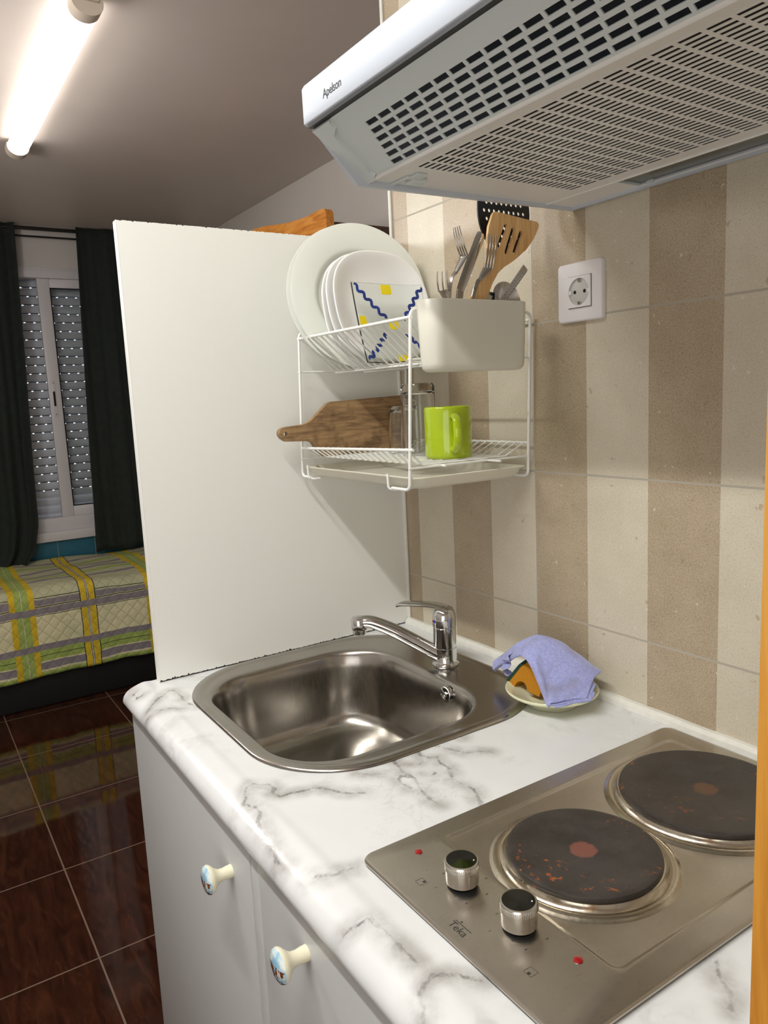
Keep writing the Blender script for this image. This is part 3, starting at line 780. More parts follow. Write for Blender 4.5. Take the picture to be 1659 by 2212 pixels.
# ================================================================== SINK
def sink():
    r = empty('sink', (SKX, SKY, 0.0)); O = (SKX, SKY, 0.0)
    b = MB()
    bx, by, bhx, bhy = 0.2615, -0.3285, 0.1985, 0.1765
    def outer(m, z): return rrect(SKX, SKY, SHX-m, SHY-m, 0.145-m*0.5, z, 16)
    def bowl(m, z, r_=0.10): return rrect(bx, by, bhx-m, bhy-m, max(r_-m*0.35, 0.03), z, 16)
    R = [outer(0.0015, 0.0003), outer(0.0, 0.0012), outer(0.001, 0.0032), outer(0.004, 0.0045), outer(0.010, 0.0046), outer(0.0145, 0.0036), outer(0.017, 0.0024), outer(0.020, 0.0022)]
    R += [bowl(-0.010, 0.0022), bowl(-0.004, 0.0024), bowl(-0.0005, 0.0012), bowl(0.002, -0.002), bowl(0.0045, -0.008), bowl(0.008, -0.03), bowl(0.013, -0.08), bowl(0.018, -0.115), bowl(0.024, -0.130), bowl(0.034, -0.140), bowl(0.050, -0.1455), bowl(0.08, -0.148), bowl(0.12, -0.1495), bowl(0.16, -0.151)]
    b.rings(R, cap1=True)
    b.build('basin', M_sink, r, O, angle=50)
    d = MB(); d.lathe([(0.0, -0.1535), (0.018, -0.1535), (0.030, -0.1505), (0.040, -0.1475), (0.0405, -0.1485), (0.03, -0.1525)], (bx, by, 0), 40)
    d.build('drain', M_chrome, r, O)
    # overflow in the rear wall of the bowl
    oc = Vector((0.334, -0.1612, -0.0165))
    M = Matrix.Rotation(pi/2, 3, 'X')
    o = MB(); o.lathe([(0.0098, 0.0), (0.0108, 0.0022), (0.0135, 0.0026), (0.0146, 0.0005), (0.0144, -0.004)], oc, 32, M)
    for k in range(3):
        a = k*2*pi/3+0.5
        o.tube([oc+Vector((0, -0.002, 0)), oc+Vector((0.0115*cos(a), -0.002, 0.0115*sin(a)))], 0.0014, 6)
    o.lathe([(0.0, 0.0045), (0.003, 0.004), (0.0045, 0.002), (0.0045, 0.0)], oc, 16, M)
    o.build('overflow', M_chrome, r, O)
    o = MB(); o.lathe([(0.0, 0.0003), (0.0106, 0.0003), (0.0106, -0.001)], oc, 24, M); oo = o.build('overflow_hole', M_dark, r, O)
    tag(r, 'stainless steel inset sink with rounded rim and single bowl', 'sink')
sink()

def faucet():
    cx, cy, z0 = 0.262, -0.106, 0.0024
    r = empty('faucet', (cx, cy, z0)); O = (cx, cy, z0)
    C = (cx, cy, 0)
    b = MB(); b.lathe([(0.0235, z0), (0.0245, z0+0.002), (0.0245, z0+0.004), (0.0225, z0+0.0065), (0.0208, z0+0.010), (0.0206, 0.036), (0.0200, 0.0365), (0.0200, 0.0375), (0.0206, 0.038), (0.0204, 0.0735), (0.0196, 0.0745)], C, 40)
    b.build('body', M_chrome, r, O)
    # domed lever head
    h = MB(); h.lathe([(0.0196, 0.0745), (0.0212, 0.0755), (0.0213, 0.088), (0.0208, 0.096), (0.0185, 0.1035), (0.0135, 0.1085), (0.006, 0.1105), (0, 0.111)], C, 40)
    h.build('lever_head', M_chrome, r, O)
    dl = Vector((-0.72, -0.40, 0)).normalized(); sd = Vector((-dl.y, dl.x, 0)); c = Vector(C)
    pts = [c+dl*-0.012+Vector((0, 0, 0.1055)), c+dl*0.008+Vector((0, 0, 0.1105)), c+dl*0.028+Vector((0, 0, 0.112)), c+dl*0.055+Vector((0, 0, 0.111)), c+dl*0.082+Vector((0, 0, 0.1085)), c+dl*0.092+Vector((0, 0, 0.105))]
    pts = smoothpath(pts, 4); n = len(pts)
    l = MB(); l.ribbon(pts, [0.026+0.004*sin(i/n*pi)-0.008*(i/n) for i in range(n)], 0.0055, sd)
    l.build('lever', M_chrome, r, O, angle=60)
    # temperature dots, facing the camera side
    fd = Vector((0.45, -0.89, 0)).normalized(); fd = Vector((-0.10, -1.0, 0)).normalized()
    tn = Vector((-fd.y, fd.x, 0))
    for nm, m, s_ in (('red_dot', M_red, -1), ('blue_dot', M_bluep, 1)):
        q = MB(); p = c+fd*0.0212+tn*(0.0022*s_)+Vector((0, 0, 0.0865))
        q.lathe([(0.0, 0.0012), (0.0024, 0.0008), (0.0030, -0.0015)], p, 16, Matrix.Rotation(math.atan2(fd.y, fd.x), 3, 'Z') @ Matrix.Rotation(pi/2, 3, 'Y'))
        q.build(nm, m, r, O)
    # spout
    tip = Vector((0.176, -0.232, 0.088)); dv = (Vector((tip.x, tip.y, 0))-Vector((cx, cy, 0))); L = dv.length; dv.normalize()
    P = [c+dv*0.006+Vector((0, 0, 0.018)), c+dv*0.03+Vector((0, 0, 0.033)), c+dv*(L*0.55)+Vector((0, 0, 0.066)), c+dv*(L*0.80)+Vector((0, 0, 0.0845)), c+dv*(L*0.93)+Vector((0, 0, 0.0885)), c+dv*(L+0.006)+Vector((0, 0, 0.085))]
    P = smoothpath(P, 6); n = len(P)
    sp = MB(); sp.tube(P, [0.0150-0.0030*min(1, i/(n*0.6)) for i in range(n)], 16, ell=(1.0, 0.95))
    so = sp.build('spout', M_chrome, r, O, angle=60)
    a = MB(); tp = c+dv*(L)
    a.lathe([(0.0, 0.066), (0.0115, 0.0662), (0.0125, 0.0675), (0.0125, 0.0745), (0.0138, 0.075), (0.0142, 0.077), (0.0142, 0.093), (0.012, 0.0970), (0, 0.0985)], (tp.x, tp.y, 0), 24)
    ao = a.build('aerator', M_chrome, None, O); ao.parent = so; ao.location = (0, 0, 0)
    tag(r, 'chrome single lever mixer tap at the back of the sink', 'tap')
faucet()

# ================================================================== HOB
HX0, HX1, HY0, HY1 = 0.667, 0.9634, -0.5346, -0.0246
def hob():
    cx, cy = (HX0+HX1)/2, (HY0+HY1)/2; hx, hy = (HX1-HX0)/2, (HY1-HY0)/2
    r = empty('electric_hob', (cx, cy, 0.0)); O = (cx, cy, 0.0)
    MB().box((HX0+0.004, HY0+0.004, 0.0002), (HX1-0.004, HY1-0.004, 0.003)).build('gasket', M_dark, r, O)
    b = MB()
    def ou(m, z): return rrect(cx, cy, hx-m, hy-m, max(0.014-m*0.5, 0.004), z, 8)
    ix0, ix1, iy0, iy1 = 0.694, 0.936, -0.449, -0.056
    icx, icy, ihx, ihy = (ix0+ix1)/2, (iy0+iy1)/2, (ix1-ix0)/2, (iy1-iy0)/2
    def inn(m, z): return rrect(icx, icy, ihx-m, ihy-m, 0.010, z, 8)
    b.rings([ou(0.0012, 0.002), ou(0.0, 0.0028), ou(0.0, 0.0045), ou(0.0015, 0.0062), ou(0.004, 0.0068),
             inn(-0.003, 0.0068), inn(-0.0005, 0.0074), inn(0.002, 0.0066), inn(0.0045, 0.0052), inn(0.0065, 0.0050), inn(0.02, 0.0050)], cap1=True)
    b.build('steel_top', M_hob, r, O, angle=30)
    for (px, py, R, mat, lab) in ((0.811, -0.353, 0.0785, M_platef, 'smaller iron plate with red dot in front'), (0.814, -0.152, 0.0965, M_plater, 'larger iron plate at the rear')):
        c = MB(); c.lathe([(R+0.0180, 0.0048), (R+0.0165, 0.0052), (R+0.0145, 0.0066), (R+0.0115, 0.0078), (R+0.009, 0.0078), (R+0.006, 0.0068), (R+0.003, 0.0085), (R+0.0015, 0.0125), (R-0.002, 0.0130), (R-0.004, 0.010)], (px, py, 0), 96)
        co = c.build('trim_ring', M_collar, r, O, angle=40)
        C = (px, py, 0.010)
        q = MB(); q.lathe([(R-0.004, 0.0), (R-0.001, 0.001), (R, 0.004), (R-0.001, 0.0072), (R-0.004, 0.0083), (R-0.007, 0.0080), (R*0.42, 0.0080), (R*0.40, 0.0072), (0.022, 0.0072), (0.0205, 0.0066), (0, 0.0066)], C, 96)
        qo = q.build('hotplate', mat, None, C, angle=40); qo.parent = r; qo.location = (C[0]-O[0], C[1]-O[1], C[2]-O[2]); qo['label'] = lab
    for (kx, ky) in ((0.7705, -0.479), (0.848, -0.4765)):
        k = MB(); prof = [(0.0135, 0.0118), (0.0163, 0.0125), (0.0166, 0.0145), (0.0166, 0.0265)]
        k.lathe(prof+[(0.0172, 0.0272)], (kx, ky, 0), 48)
        k.lathe([(0.0172, 0.0272), (0.0174, 0.0335), (0.0166, 0.0348), (0.0150, 0.0350), (0.0148, 0.0344)], (kx, ky, 0), 96, shape=None)
        for i in range(64):
            a = 2*pi*i/64; k.box((kx+0.0170, ky-0.0003, 0.0275), (kx+0.0178, ky+0.0003, 0.0332), mtx=Matrix.Translation((kx, ky, 0)) @ Matrix.Rotation(a, 4, 'Z') @ Matrix.Translation((-kx, -ky, 0)))
        ko = k.build('knob', M_knobm, r, O, angle=40)
        c = MB(); c.lathe([(0.0149, 0.0343), (0.0147, 0.0353), (0, 0.0356)], (kx, ky, 0), 40)
        cc = c.build('knob_cap', M_knobblk, None, O); cc.parent = ko; cc.location = (0, 0, 0); cc['label'] = 'glossy black cap'
        sh = MB(); sh.lathe([(0.0150, 0.0065), (0.0145, 0.009), (0.0110, 0.0095), (0.0108, 0.0122)], (kx, ky, 0), 32)
        so = sh.build('knob_seal', M_dark, None, O); so.parent = ko; so.location = (0, 0, 0)
        dt = MB(); dt.lathe([(0.0, 0.0360), (0.0007, 0.0358), (0.0008, 0.0352)], (kx+0.009, ky+0.008, 0), 10)
        do = dt.build('pointer_dot', M_wire, None, O); do.parent = ko; do.location = (0, 0, 0)
    for (lx, ly) in ((0.6995, -0.481), (0.906, -0.4635)):
        q = MB(); q.lathe([(0.0042, 0.0066), (0.0040, 0.0078), (0.0025, 0.0086), (0, 0.0089)], (lx, ly, 0), 20)
        q.build('indicator_light', M_red, r, O)
    # printed symbols: burner position squares and numbers
    for (sx, sy, fx, fy) in ((0.7415, -0.508, 0.25, 0.25), (0.892, -0.5045, 0.0, -0.25)):
        q = MB(); h = 0.0045; t = 0.00028; zz = 0.00685
        for (x0, y0, x1, y1) in ((-h, -h, h, -h+t), (-h, h-t, h, h), (-h, -h, -h+t, h), (h-t, -h, h, h)):
            q.box((sx+x0, sy+y0, zz), (sx+x1, sy+y1, zz+0.0001))
        q.box((sx-0.0012+fx*0.006, sy+fy*0.010-0.0014, zz), (sx+0.0016+fx*0.006, sy+fy*0.010+0.0014, zz+0.0001))
        q.build('position_mark', M_mark, r, O)
    for (kx, ky) in ((0.7705, -0.479), (0.848, -0.4765)):
        for i, ch in enumerate('123456'):
            a = radians(215-52*i*0.98) if False else radians(-150+60*i*0.9)
            x, y = kx+0.0265*sin(a), ky+0.0265*cos(a)
            text('dial_number', ch, 0.0042, (x-0.001, y-0.0015, 0.0069), (0, 0, 0), M_mark, r, O)
    # maker's wordmark
    text('wordmark', 'Teka', 0.0115, (0.8045, -0.5245, 0.0069), (0, 0, radians(0)), M_mark, r, O)
    q = MB(); q.box((0.8052, -0.5153, 0.00685), (0.8275, -0.5146, 0.00695)); q.lathe([(0.0011, 0.00685), (0.0011, 0.00695)], (0.811, -0.5125, 0), 12, cap=True)
    q.build('wordmark_bar', M_mark, r, O)
    tag(r, 'stainless two plate electric hob set in the worktop', 'hob')

def text(name, body, size, loc, rot, mat, parent, O, extrude=0.00005, shear=0.0, space=1.0, off=0.0):
    cu = bpy.data.curves.new(name, 'FONT'); cu.body = body; cu.size = size; cu.extrude = extrude; cu.shear = shear; cu.space_character = space; cu.offset = off; cu.resolution_u = 3
    to = bpy.data.objects.new('tmp_text', cu); COL.objects.link(to)
    dg = bpy.context.evaluated_depsgraph_get(); me = bpy.data.meshes.new_from_object(to.evaluated_get(dg))
    bpy.data.objects.remove(to); me.materials.clear(); me.materials.append(mat); me.name = name
    ob = bpy.data.objects.new(name, me); COL.objects.link(ob)
    ob.parent = parent; ob.location = (loc[0]-O[0], loc[1]-O[1], loc[2]-O[2]); ob.rotation_euler = rot
    return ob
hob()

# ================================================================== HOOD
def hood():
    X0, X1 = 0.476, 1.076
    r = empty('extractor_hood', ((X0+X1)/2, 0.0, 0.75)); O = ((X0+X1)/2, 0.0, 0.75)
    # housing: two cheeks, sloping top, back
    b = MB()
    side = [(-0.436, 0.800), (-0.379, 0.7415), (-0.002, 0.7455), (-0.002, 0.93), (-0.30, 0.93), (-0.430, 0.848)]
    for x0 in (X0+0.001, X1-0.007): b.prism(side, 'x', x0, x0+0.006)
    b.prism([(-0.30, 0.93), (-0.430, 0.848), (-0.430, 0.843), (-0.30, 0.924), (-0.002, 0.924), (-0.002, 0.93)], 'x', X0+0.007, X1-0.007)
    b.box((X0+0.007, -0.008, 0.7455), (X1-0.007, -0.002, 0.924))
    b.build('housing', M_hoodw, r, O, angle=30)
    # white front visor
    v = MB(); v.prism([(-0.446, 0.8045), (-0.4462, 0.842), (-0.443, 0.847), (-0.431, 0.849), (-0.431, 0.803), (-0.444, 0.8025)], 'x', X0, X1)
    v.build('front_panel', M_hoodw, r, O, angle=50)
    v = MB(); v.box((X0+0.006, -0.444, 0.7985), (X1-0.006, -0.431, 0.8025)); v.build('shadow_gap', M_hooddark, r, O)
    # slotted sloping grille
    A = Vector((0, -0.437, 0.798)); B = Vector((0, -0.362, 0.748)); L = (B-A).length; dr = (B-A)/L; nr = Vector((0, -dr.z, dr.y)); nr = Vector((0, dr.z, -dr.y)) if nr.z > 0 else nr
    def P(x, s_, o=0.0): q = A+dr*s_-nr*o; return Vector((x, q.y, q.z))
    g = MB(); gx0, gx1 = 0.499, 1.062
    def bar(x0, x1, s0, s1, th=0.0015):
        vs = [g.bm.verts.new(P(x_, s_, o_)) for o_ in (0, th) for x_, s_ in ((x0, s0), (x1, s0), (x1, s1), (x0, s1))]
        for f in ((0, 1, 2, 3), (7, 6, 5, 4), (0, 4, 5, 1), (1, 5, 6, 2), (2, 6, 7, 3), (3, 7, 4, 0)): g.bm.faces.new([vs[i] for i in f])
    rows = [(0.0245+0.01065*i, 0.0245+0.01065*i+0.0062) for i in range(6)]
    bar(gx0, gx1, 0.0, rows[0][0])
    for i in range(5): bar(gx0, gx1, rows[i][1], rows[i+1][0])
    bar(gx0, gx1, rows[5][1], L)
    for i, (s0, s1) in enumerate(rows):
        x = 0.5622-0.0038*i; bar(gx0, x, s0, s1)
        while x+0.021 < gx1-0.02:
            x += 0.0208; bar(x, x+0.0040, s0, s1); x += 0.0040
        bar(x, gx1, s0, s1)
    g.build('sloping_grille', M_grill, r, O, angle=30)
    # end brackets with wavy inner edge
    for (xa, sg) in ((X0+0.007, 1), (X1-0.007, -1)):
        w_ = [(0.0, 0.040), (0.004, 0.036), (0.012, 0.036), (0.018, 0.024), (0.028, 0.0215), (0.055, 0.0205), (0.066, 0.023), (0.078, 0.018), (0.084, 0.022), (L-0.001, 0.012)]
        e = MB(); vs0 = []; vs1 = []
        outer = [(0.0, 0.0)]+[(s_, wd_) for s_, wd_ in w_]+[(L, 0.0)]
        for o_, arr in ((-0.004, vs0), (0.006, vs1)):
            for s_, wd_ in outer: q = P(xa+sg*wd_, s_, o_); arr.append(q)
        e.rings([vs0, vs1], True, True); e.build('end_bracket', M_grill, r, O, angle=40)
    # underside: frame and fine slotted filter
    zf = 0.7495
    u = MB()
    u.box((X0+0.007, -0.364, zf), (X1-0.007, -0.345, zf+0.0012)); 
    u.box((X0+0.007, -0.345, zf), (0.5385, -0.078, zf+0.0012)); u.box((1.045, -0.345, zf), (X1-0.007, -0.078, zf+0.0012))
    u.box((X0+0.007, -0.078, zf), (0.604, -0.002, zf+0.0012)); u.box((1.045, -0.078, zf), (X1-0.007, -0.002, zf+0.0012))
    u.box((0.604, -0.078, zf), (1.045, -0.057, zf+0.0012)); u.box((0.604, -0.0085, zf-0.001), (1.045, -0.002, zf+0.001))
    u.box((X0+0.007, -0.062, zf-0.002), (X1-0.007, -0.0595, zf), 0.0004, 1)
    u.box((X0+0.001, -0.366, zf-0.0035), (X1-0.001, -0.361, zf+0.001), 0.001, 1)
    u.build('underside_frame', M_filter, r, O, angle=30)
    f = MB(); fx0, fx1, fy0, fy1 = 0.5385, 1.045, -0.345, -0.078
    zr = zf-0.0004; th = 0.0012
    pitch = 0.00865; n = 30; y = fy0+0.0045
    th = 0.0004; SW = 0.0044
    def cell(x0, x1, y0, y1): f.box((x0, y0, zr), (x1, y1, zr+th))
    cur = fy0
    cols = []; x = 0.5535
    while x+0.0203 < fx1-0.004: cols.append((x, x+0.0203)); x += 0.0250
    for i in range(n):
        s0 = y+i*pitch; cell(fx0, fx1, cur, s0); cur = s0+SW
        e = fx0
        for (c0, c1) in cols: cell(e, c0, s0, cur); e = c1
        cell(e, fx1, s0, cur)
    cell(fx0, fx1, cur, fy1)
    f.build('grease_filter', M_filter, r, O, angle=30)
    f = MB(); f.box((fx0, fy0, zf+0.012), (fx1, fy1, zf+0.014)); f.build('filter_pad', M_hooddark, r, O)
    c = MB(); c.box((0.482, -0.332, zf-0.003), (0.520, -0.326, zf), 0.0008, 1); c.box((0.515, -0.328, zf-0.0035), (0.536, -0.312, zf), 0.0008, 1); c.box((0.500, -0.322, zf-0.0055), (0.519, -0.300, zf), 0.001, 1)
    c.build('filter_catch', M_grill, r, O)
    l = MB(); l.box((0.604, -0.057, zf+0.003), (1.045, -0.0085, zf+0.005)); l.build('lamp_cover', M_lampglass, r, O)
    l = MB(); l.box((0.604, -0.057, zf), (0.606, -0.0085, zf+0.004)); l.box((0.618, -0.0115, zf-0.001), (0.628, -0.0085, zf+0.003)); l.build('lamp_cover_clip', M_grill, r, O)
    text('wordmark', 'Apelson', 0.0135, (0.5245, -0.44635, 0.8165), (pi/2, 0, 0), M_mark, r, O, space=0.92)
    tag(r, 'white extractor hood with slotted grille on the striped tile wall', 'extractor hood')
hood()

# ================================================================== DISH RACK
def wires(b, pts, r_, fr=0.006, n=8): b.tube(fillet(pts, fr, 4), r_, n)
XL, XR, YF, YB = 0.028, 0.382, -0.249, -0.010
def rack():
    r = empty('dish_rack', (0.205, -0.13, 0.34)); O = (0.205, -0.13, 0.34)
    RW = 0.0026
    for nm, xs in (('side_frame', XL), ('side_frame', XR)):
        b = MB()
        k = 0.052 if xs == XR else -0.030
        lean = 0.016
        xt = xs+lean
        xb = xs-0.004 if xs == XL else xs-0.004
        wires(b, [(xs-k, YF, 0.3435), (xb, YF, 0.3435), (xt, YF, 0.608), (xt-0.004, YB, 0.608), (xs, YB, 0.3435), (xs-k, YB, 0.3435)], RW, 0.010)
        b.tube([(xs+0.010, YF-0.003, 0.537), (xs+0.008, YB+0.003, 0.537)], 0.0018)
        b.tube([(xs, YF-0.003, 0.3765), (xs, YB+0.004, 0.3765)], 0.0018)
        b.build(nm, M_wire, r, O, angle=60)
    # tray bearers with turned-up stops
    for xs in (XL+0.026, XR-0.058):
        b = MB(); wires(b, [(xs, YF-0.004, 0.366), (xs, YF-0.003, 0.3425), (xs+0.006, YF+0.006, 0.3400), (xs+0.002, YB, 0.3400)], 0.0020, 0.005)
        b.build('tray_bearer', M_wire, r, O, angle=60)
    # lower basket
    b = MB()
    b.tube([(XL, YF, 0.3965), (XR+0.009, YF, 0.4045)], 0.0025); b.tube([(XL, YB, 0.3985), (XR+0.002, YB, 0.3985)], 0.0020)
    b.tube([(XL-0.002, -0.190, 0.3765), (XR+0.010, -0.190, 0.3765)], 0.0020); b.tube([(XL-0.002, -0.097, 0.3765), (XR+0.030, -0.097, 0.3765)], 0.0020)
    x = XL+0.010
    while x < XR-0.002:
        wires(b, [(x, YF-0.0015, 0.3985+0.008*(x-XL)/0.36), (x+0.002, YF+0.026, 0.3797), (x+0.002, -0.055, 0.3797), (x, YB+0.0015, 0.4000)], 0.0015, 0.004, 6)
        x += 0.0187
    b.build('lower_basket', M_wire, r, O, angle=60)
    # upper basket
    b = MB()
    b.tube([(XL+0.012, YF, 0.5965), (XR+0.018, YF, 0.5965)], 0.0026); b.tube([(XL+0.012, YB, 0.5965), (XR+0.014, YB, 0.5965)], 0.0020)
    for yy in (-0.172, -0.108):
        b.tube([(XL+0.008, yy, 0.5345), (XR+0.008, yy, 0.5345)], 0.0019)
    x = XL+0.020
    while x < XR+0.010:
        wires(b, [(x, YF-0.0015, 0.5985), (x+0.001, -0.182, 0.5375), (x+0.001, -0.098, 0.5375), (x, YB+0.001, 0.5985)], 0.0015, 0.006, 6)
        x += 0.0186
    b.build('upper_basket', M_wire, r, O, angle=60)
    tag(r, 'two tier white wire dish rack on the wall above the sink', 'dish rack')
    # drip tray
    t = MB(); cx, cy, hx, hy = 0.2085, -0.1325, 0.1845, 0.1135
    def q(m, z): return rrect(cx, cy, hx-m, hy-m, 0.016, z, 8)
    t.rings([q(0.0, 0.3600), q(-0.0005, 0.3615), q(0.001, 0.3625), q(0.006, 0.3610), q(0.010, 0.352), q(0.018, 0.3460), q(0.05, 0.3450), q(0.10, 0.3448)], cap1=True)
    t.rings([q(0.0, 0.3600), q(0.004, 0.3595), q(0.008, 0.350), q(0.016, 0.3432), q(0.05, 0.3424)], cap1=True)
    o = t.build('drip_tray', M_tray, origin=(cx, cy, 0.342), angle=50)
    tag(o, 'shallow cream plastic drip tray slid under the dish rack', 'tray')
rack()

# plates: lathe axis tilted so that the tops lean towards the white board
def tilt(deg, yaw=0): return Matrix.Rotation(radians(yaw), 3, 'Z') @ Matrix.Rotation(radians(90-deg), 3, 'Y')
def dinner(mat):
    R = 0.1335
    b = MB(); b.lathe([(0, 0.0), (0.078, 0.0005), (0.0825, 0.003), (0.0855, 0.0095), (0.092, 0.0125), (R-0.004, 0.0170), (R, 0.0185), (R, 0.0198), (R-0.003, 0.0202), (0.090, 0.0160), (0.0835, 0.0140), (0.0800, 0.0060), (0.076, 0.0047), (0, 0.0045)], (0, 0, 0), 96)
    return b.build('dinner_plate', mat, angle=60)
d1 = dinner(M_china)
def place(o, loc, tl, yaw=0):
    o.location = (loc[0], loc[1], loc[2]+T)
    o.rotation_euler = tilt(tl, yaw).to_euler()
place(d1, (0.077, -0.140, 0.6665), 9, -9)
tag(d1, 'large white dinner plate with a broad rim, in front of its twin', 'plate', 'dinner plates in the upper rack')
d2 = d1.copy(); COL.objects.link(d2); place(d2, (0.0645, -0.1425, 0.6660), 9, -9)
tag(d2, 'large white dinner plate mostly hidden, nearest the white board', 'plate', 'dinner plates in the upper rack')
def coupe(mat):
    R = 0.1035; sh = lambda a: 1.0/((abs(cos(a))**2.5+abs(sin(a))**2.5)**(1/2.5))*0.965
    b = MB(); b.lathe([(0, 0.0), (0.055, 0.0008), (0.07, 0.003), (0.083, 0.009), (0.093, 0.0155), (R-0.002, 0.0195), (R, 0.0215), (R-0.001, 0.0225), (R-0.003, 0.0222), (0.092, 0.0180), (0.081, 0.0125), (0.068, 0.0065), (0.054, 0.0042), (0, 0.0038)], (0, 0, 0), 96, shape=sh)
    return b.build('dessert_plate', mat, angle=60)
c1 = coupe(M_opal); place(c1, (0.146, -0.140, 0.6385), 14, 0)
tag(c1, 'white rounded square plate right behind the clear patterned glass plate', 'plate', 'rounded white plates in the upper rack')
c2 = c1.copy(); COL.objects.link(c2); place(c2, (0.131, -0.146, 0.6370), 14, 0)
tag(c2, 'middle one of the three nested rounded square white plates', 'plate', 'rounded white plates in the upper rack')
c3 = c1.copy(); COL.objects.link(c3); place(c3, (0.116, -0.147, 0.6350), 11, 0)
tag(c3, 'rear rounded square white plate, touching the large dinner plates', 'plate', 'rounded white plates in the upper rack')

def glass_plate():
    BL = Vector((0.222, -0.2175, 0.5415)); U_ = Vector((0.0, 0.1440, 0.0)); V_ = Vector((-0.040, 0.0, 0.135))
    N_ = U_.cross(V_).normalized()
    if N_.x < 0: N_ = -N_
    def S(u, v, off=0.0):
        bow = 0.006*((2*u-1)**2*0.5+(2*v-1)**2*0.5)
        return BL+U_*u+V_*v+N_*(bow+off)
    O = BL+U_*0.5
    r = empty('glass_plate', O)
    b = MB(); n = 12
    bm = b.bm
    A = [[bm.verts.new(S(i/n, j/n, 0)) for j in range(n+1)] for i in range(n+1)]
    B = [[bm.verts.new(S(i/n, j/n, -0.004)) for j in range(n+1)] for i in range(n+1)]
    for i in range(n):
        for j in range(n):
            bm.faces.new((A[i][j], A[i+1][j], A[i+1][j+1], A[i][j+1])); bm.faces.new((B[i][j], B[i][j+1], B[i+1][j+1], B[i+1][j]))
        bm.faces.new((A[i][0], B[i][0], B[i+1][0], A[i+1][0])); bm.faces.new((A[i][n], A[i+1][n], B[i+1][n], B[i][n]))
        bm.faces.new((A[0][i], A[0][i+1], B[0][i+1], B[0][i])); bm.faces.new((A[n][i], B[n][i], B[n][i+1], A[n][i+1]))
    b.build('glass', M_glassp, r, O, angle=50)
    def strip(pts, wd):
        q = MB(); L = []
        for i, (u, v) in enumerate(pts):
            a = Vector(pts[max(i-1, 0)]); c = Vector(pts[min(i+1, len(pts)-1)]); t = (c-a).normalized(); nn = Vector((-t.y, t.x))
            ww = wd*(0.6+0.4*min(1, i/4))
            L.append([S(u+nn.x*ww, v+nn.y*ww, 0.0004), S(u-nn.x*ww, v-nn.y*ww, 0.0004), S(u-nn.x*ww, v-nn.y*ww, 0.0010), S(u+nn.x*ww, v+nn.y*ww, 0.0010)])
        q.rings(L, True, True); return q
    def wave(a, b_, k=4.5, amp=0.022, n=44):
        a = Vector(a); b_ = Vector(b_); t = (b_-a); nn = Vector((-t.y, t.x)).normalized()
        return [tuple(a+t*(i/n)+nn*amp*sin(2*pi*k*i/n)) for i in range(n+1)]
    for a, c in (((0.02, 0.975), (0.40, 0.56)), ((0.985, 0.965), (0.66, 0.55)), ((0.03, 0.03), (0.36, 0.36)), ((0.98, 0.04), (0.64, 0.36))):
        strip(wave(a, c), 0.019).build('blue_wave', M_bluew, r, O, angle=60)
    for (u0, u1, v0, v1) in ((0.40, 0.545, 0.865, 0.985), (0.015, 0.11, 0.45, 0.58), (0.87, 0.99, 0.45, 0.60), (0.43, 0.56, 0.42, 0.53), (0.45, 0.60, 0.01, 0.085)):
        q = MB(); cu, cv, hu, hv = (u0+u1)/2, (v0+v1)/2, (u1-u0)/2, (v1-v0)/2
        loop = rrect2(cu, cv, hu, hv, 0.02, 4)
        q.rings([[S(u, v, 0.0004) for u, v in loop], [S(u, v, 0.0010) for u, v in loop]], True, True)
        q.build('yellow_patch', M_yellowp, r, O, angle=60)
    tag(r, 'square clear glass plate with blue wavy lines and yellow patches', 'glass plate')
glass_plate()

# utensil box
def box():
    cx, cy = 0.4215, -0.1525; hx, hy = 0.0235, 0.0935
    b = MB()
    def q(m, z, r_=0.022): return rrect(cx, cy, hx-m, hy-m, r_, z, 8)
    b.rings([q(0.012, 0.5165, 0.012), q(0.007, 0.5175, 0.016), q(0.003, 0.521, 0.019), q(0.001, 0.528), q(0.0, 0.56), q(-0.0015, 0.6165), q(-0.0008, 0.6175), q(0.001, 0.6170), q(0.002, 0.56), q(0.003, 0.530), q(0.006, 0.5205, 0.016)], cap0=True, cap1=True)
    o = b.build('utensil_box', M_box, origin=(cx, cy, 0.517), angle=50)
    for yy in (-0.215, -0.085):
        h = MB(); h.tube(fillet([(cx-hx+0.001, yy, 0.600), (cx-hx-0.004, yy, 0.612), (cx-hx-0.008, yy, 0.611), (cx-hx-0.010, yy, 0.602)], 0.003, 4), 0.0018, 8)
        h.build('hook', M_box, o, (cx, cy, 0.517))
    tag(o, 'cream plastic utensil box hooked on the side of the dish rack', 'utensil holder')
box()

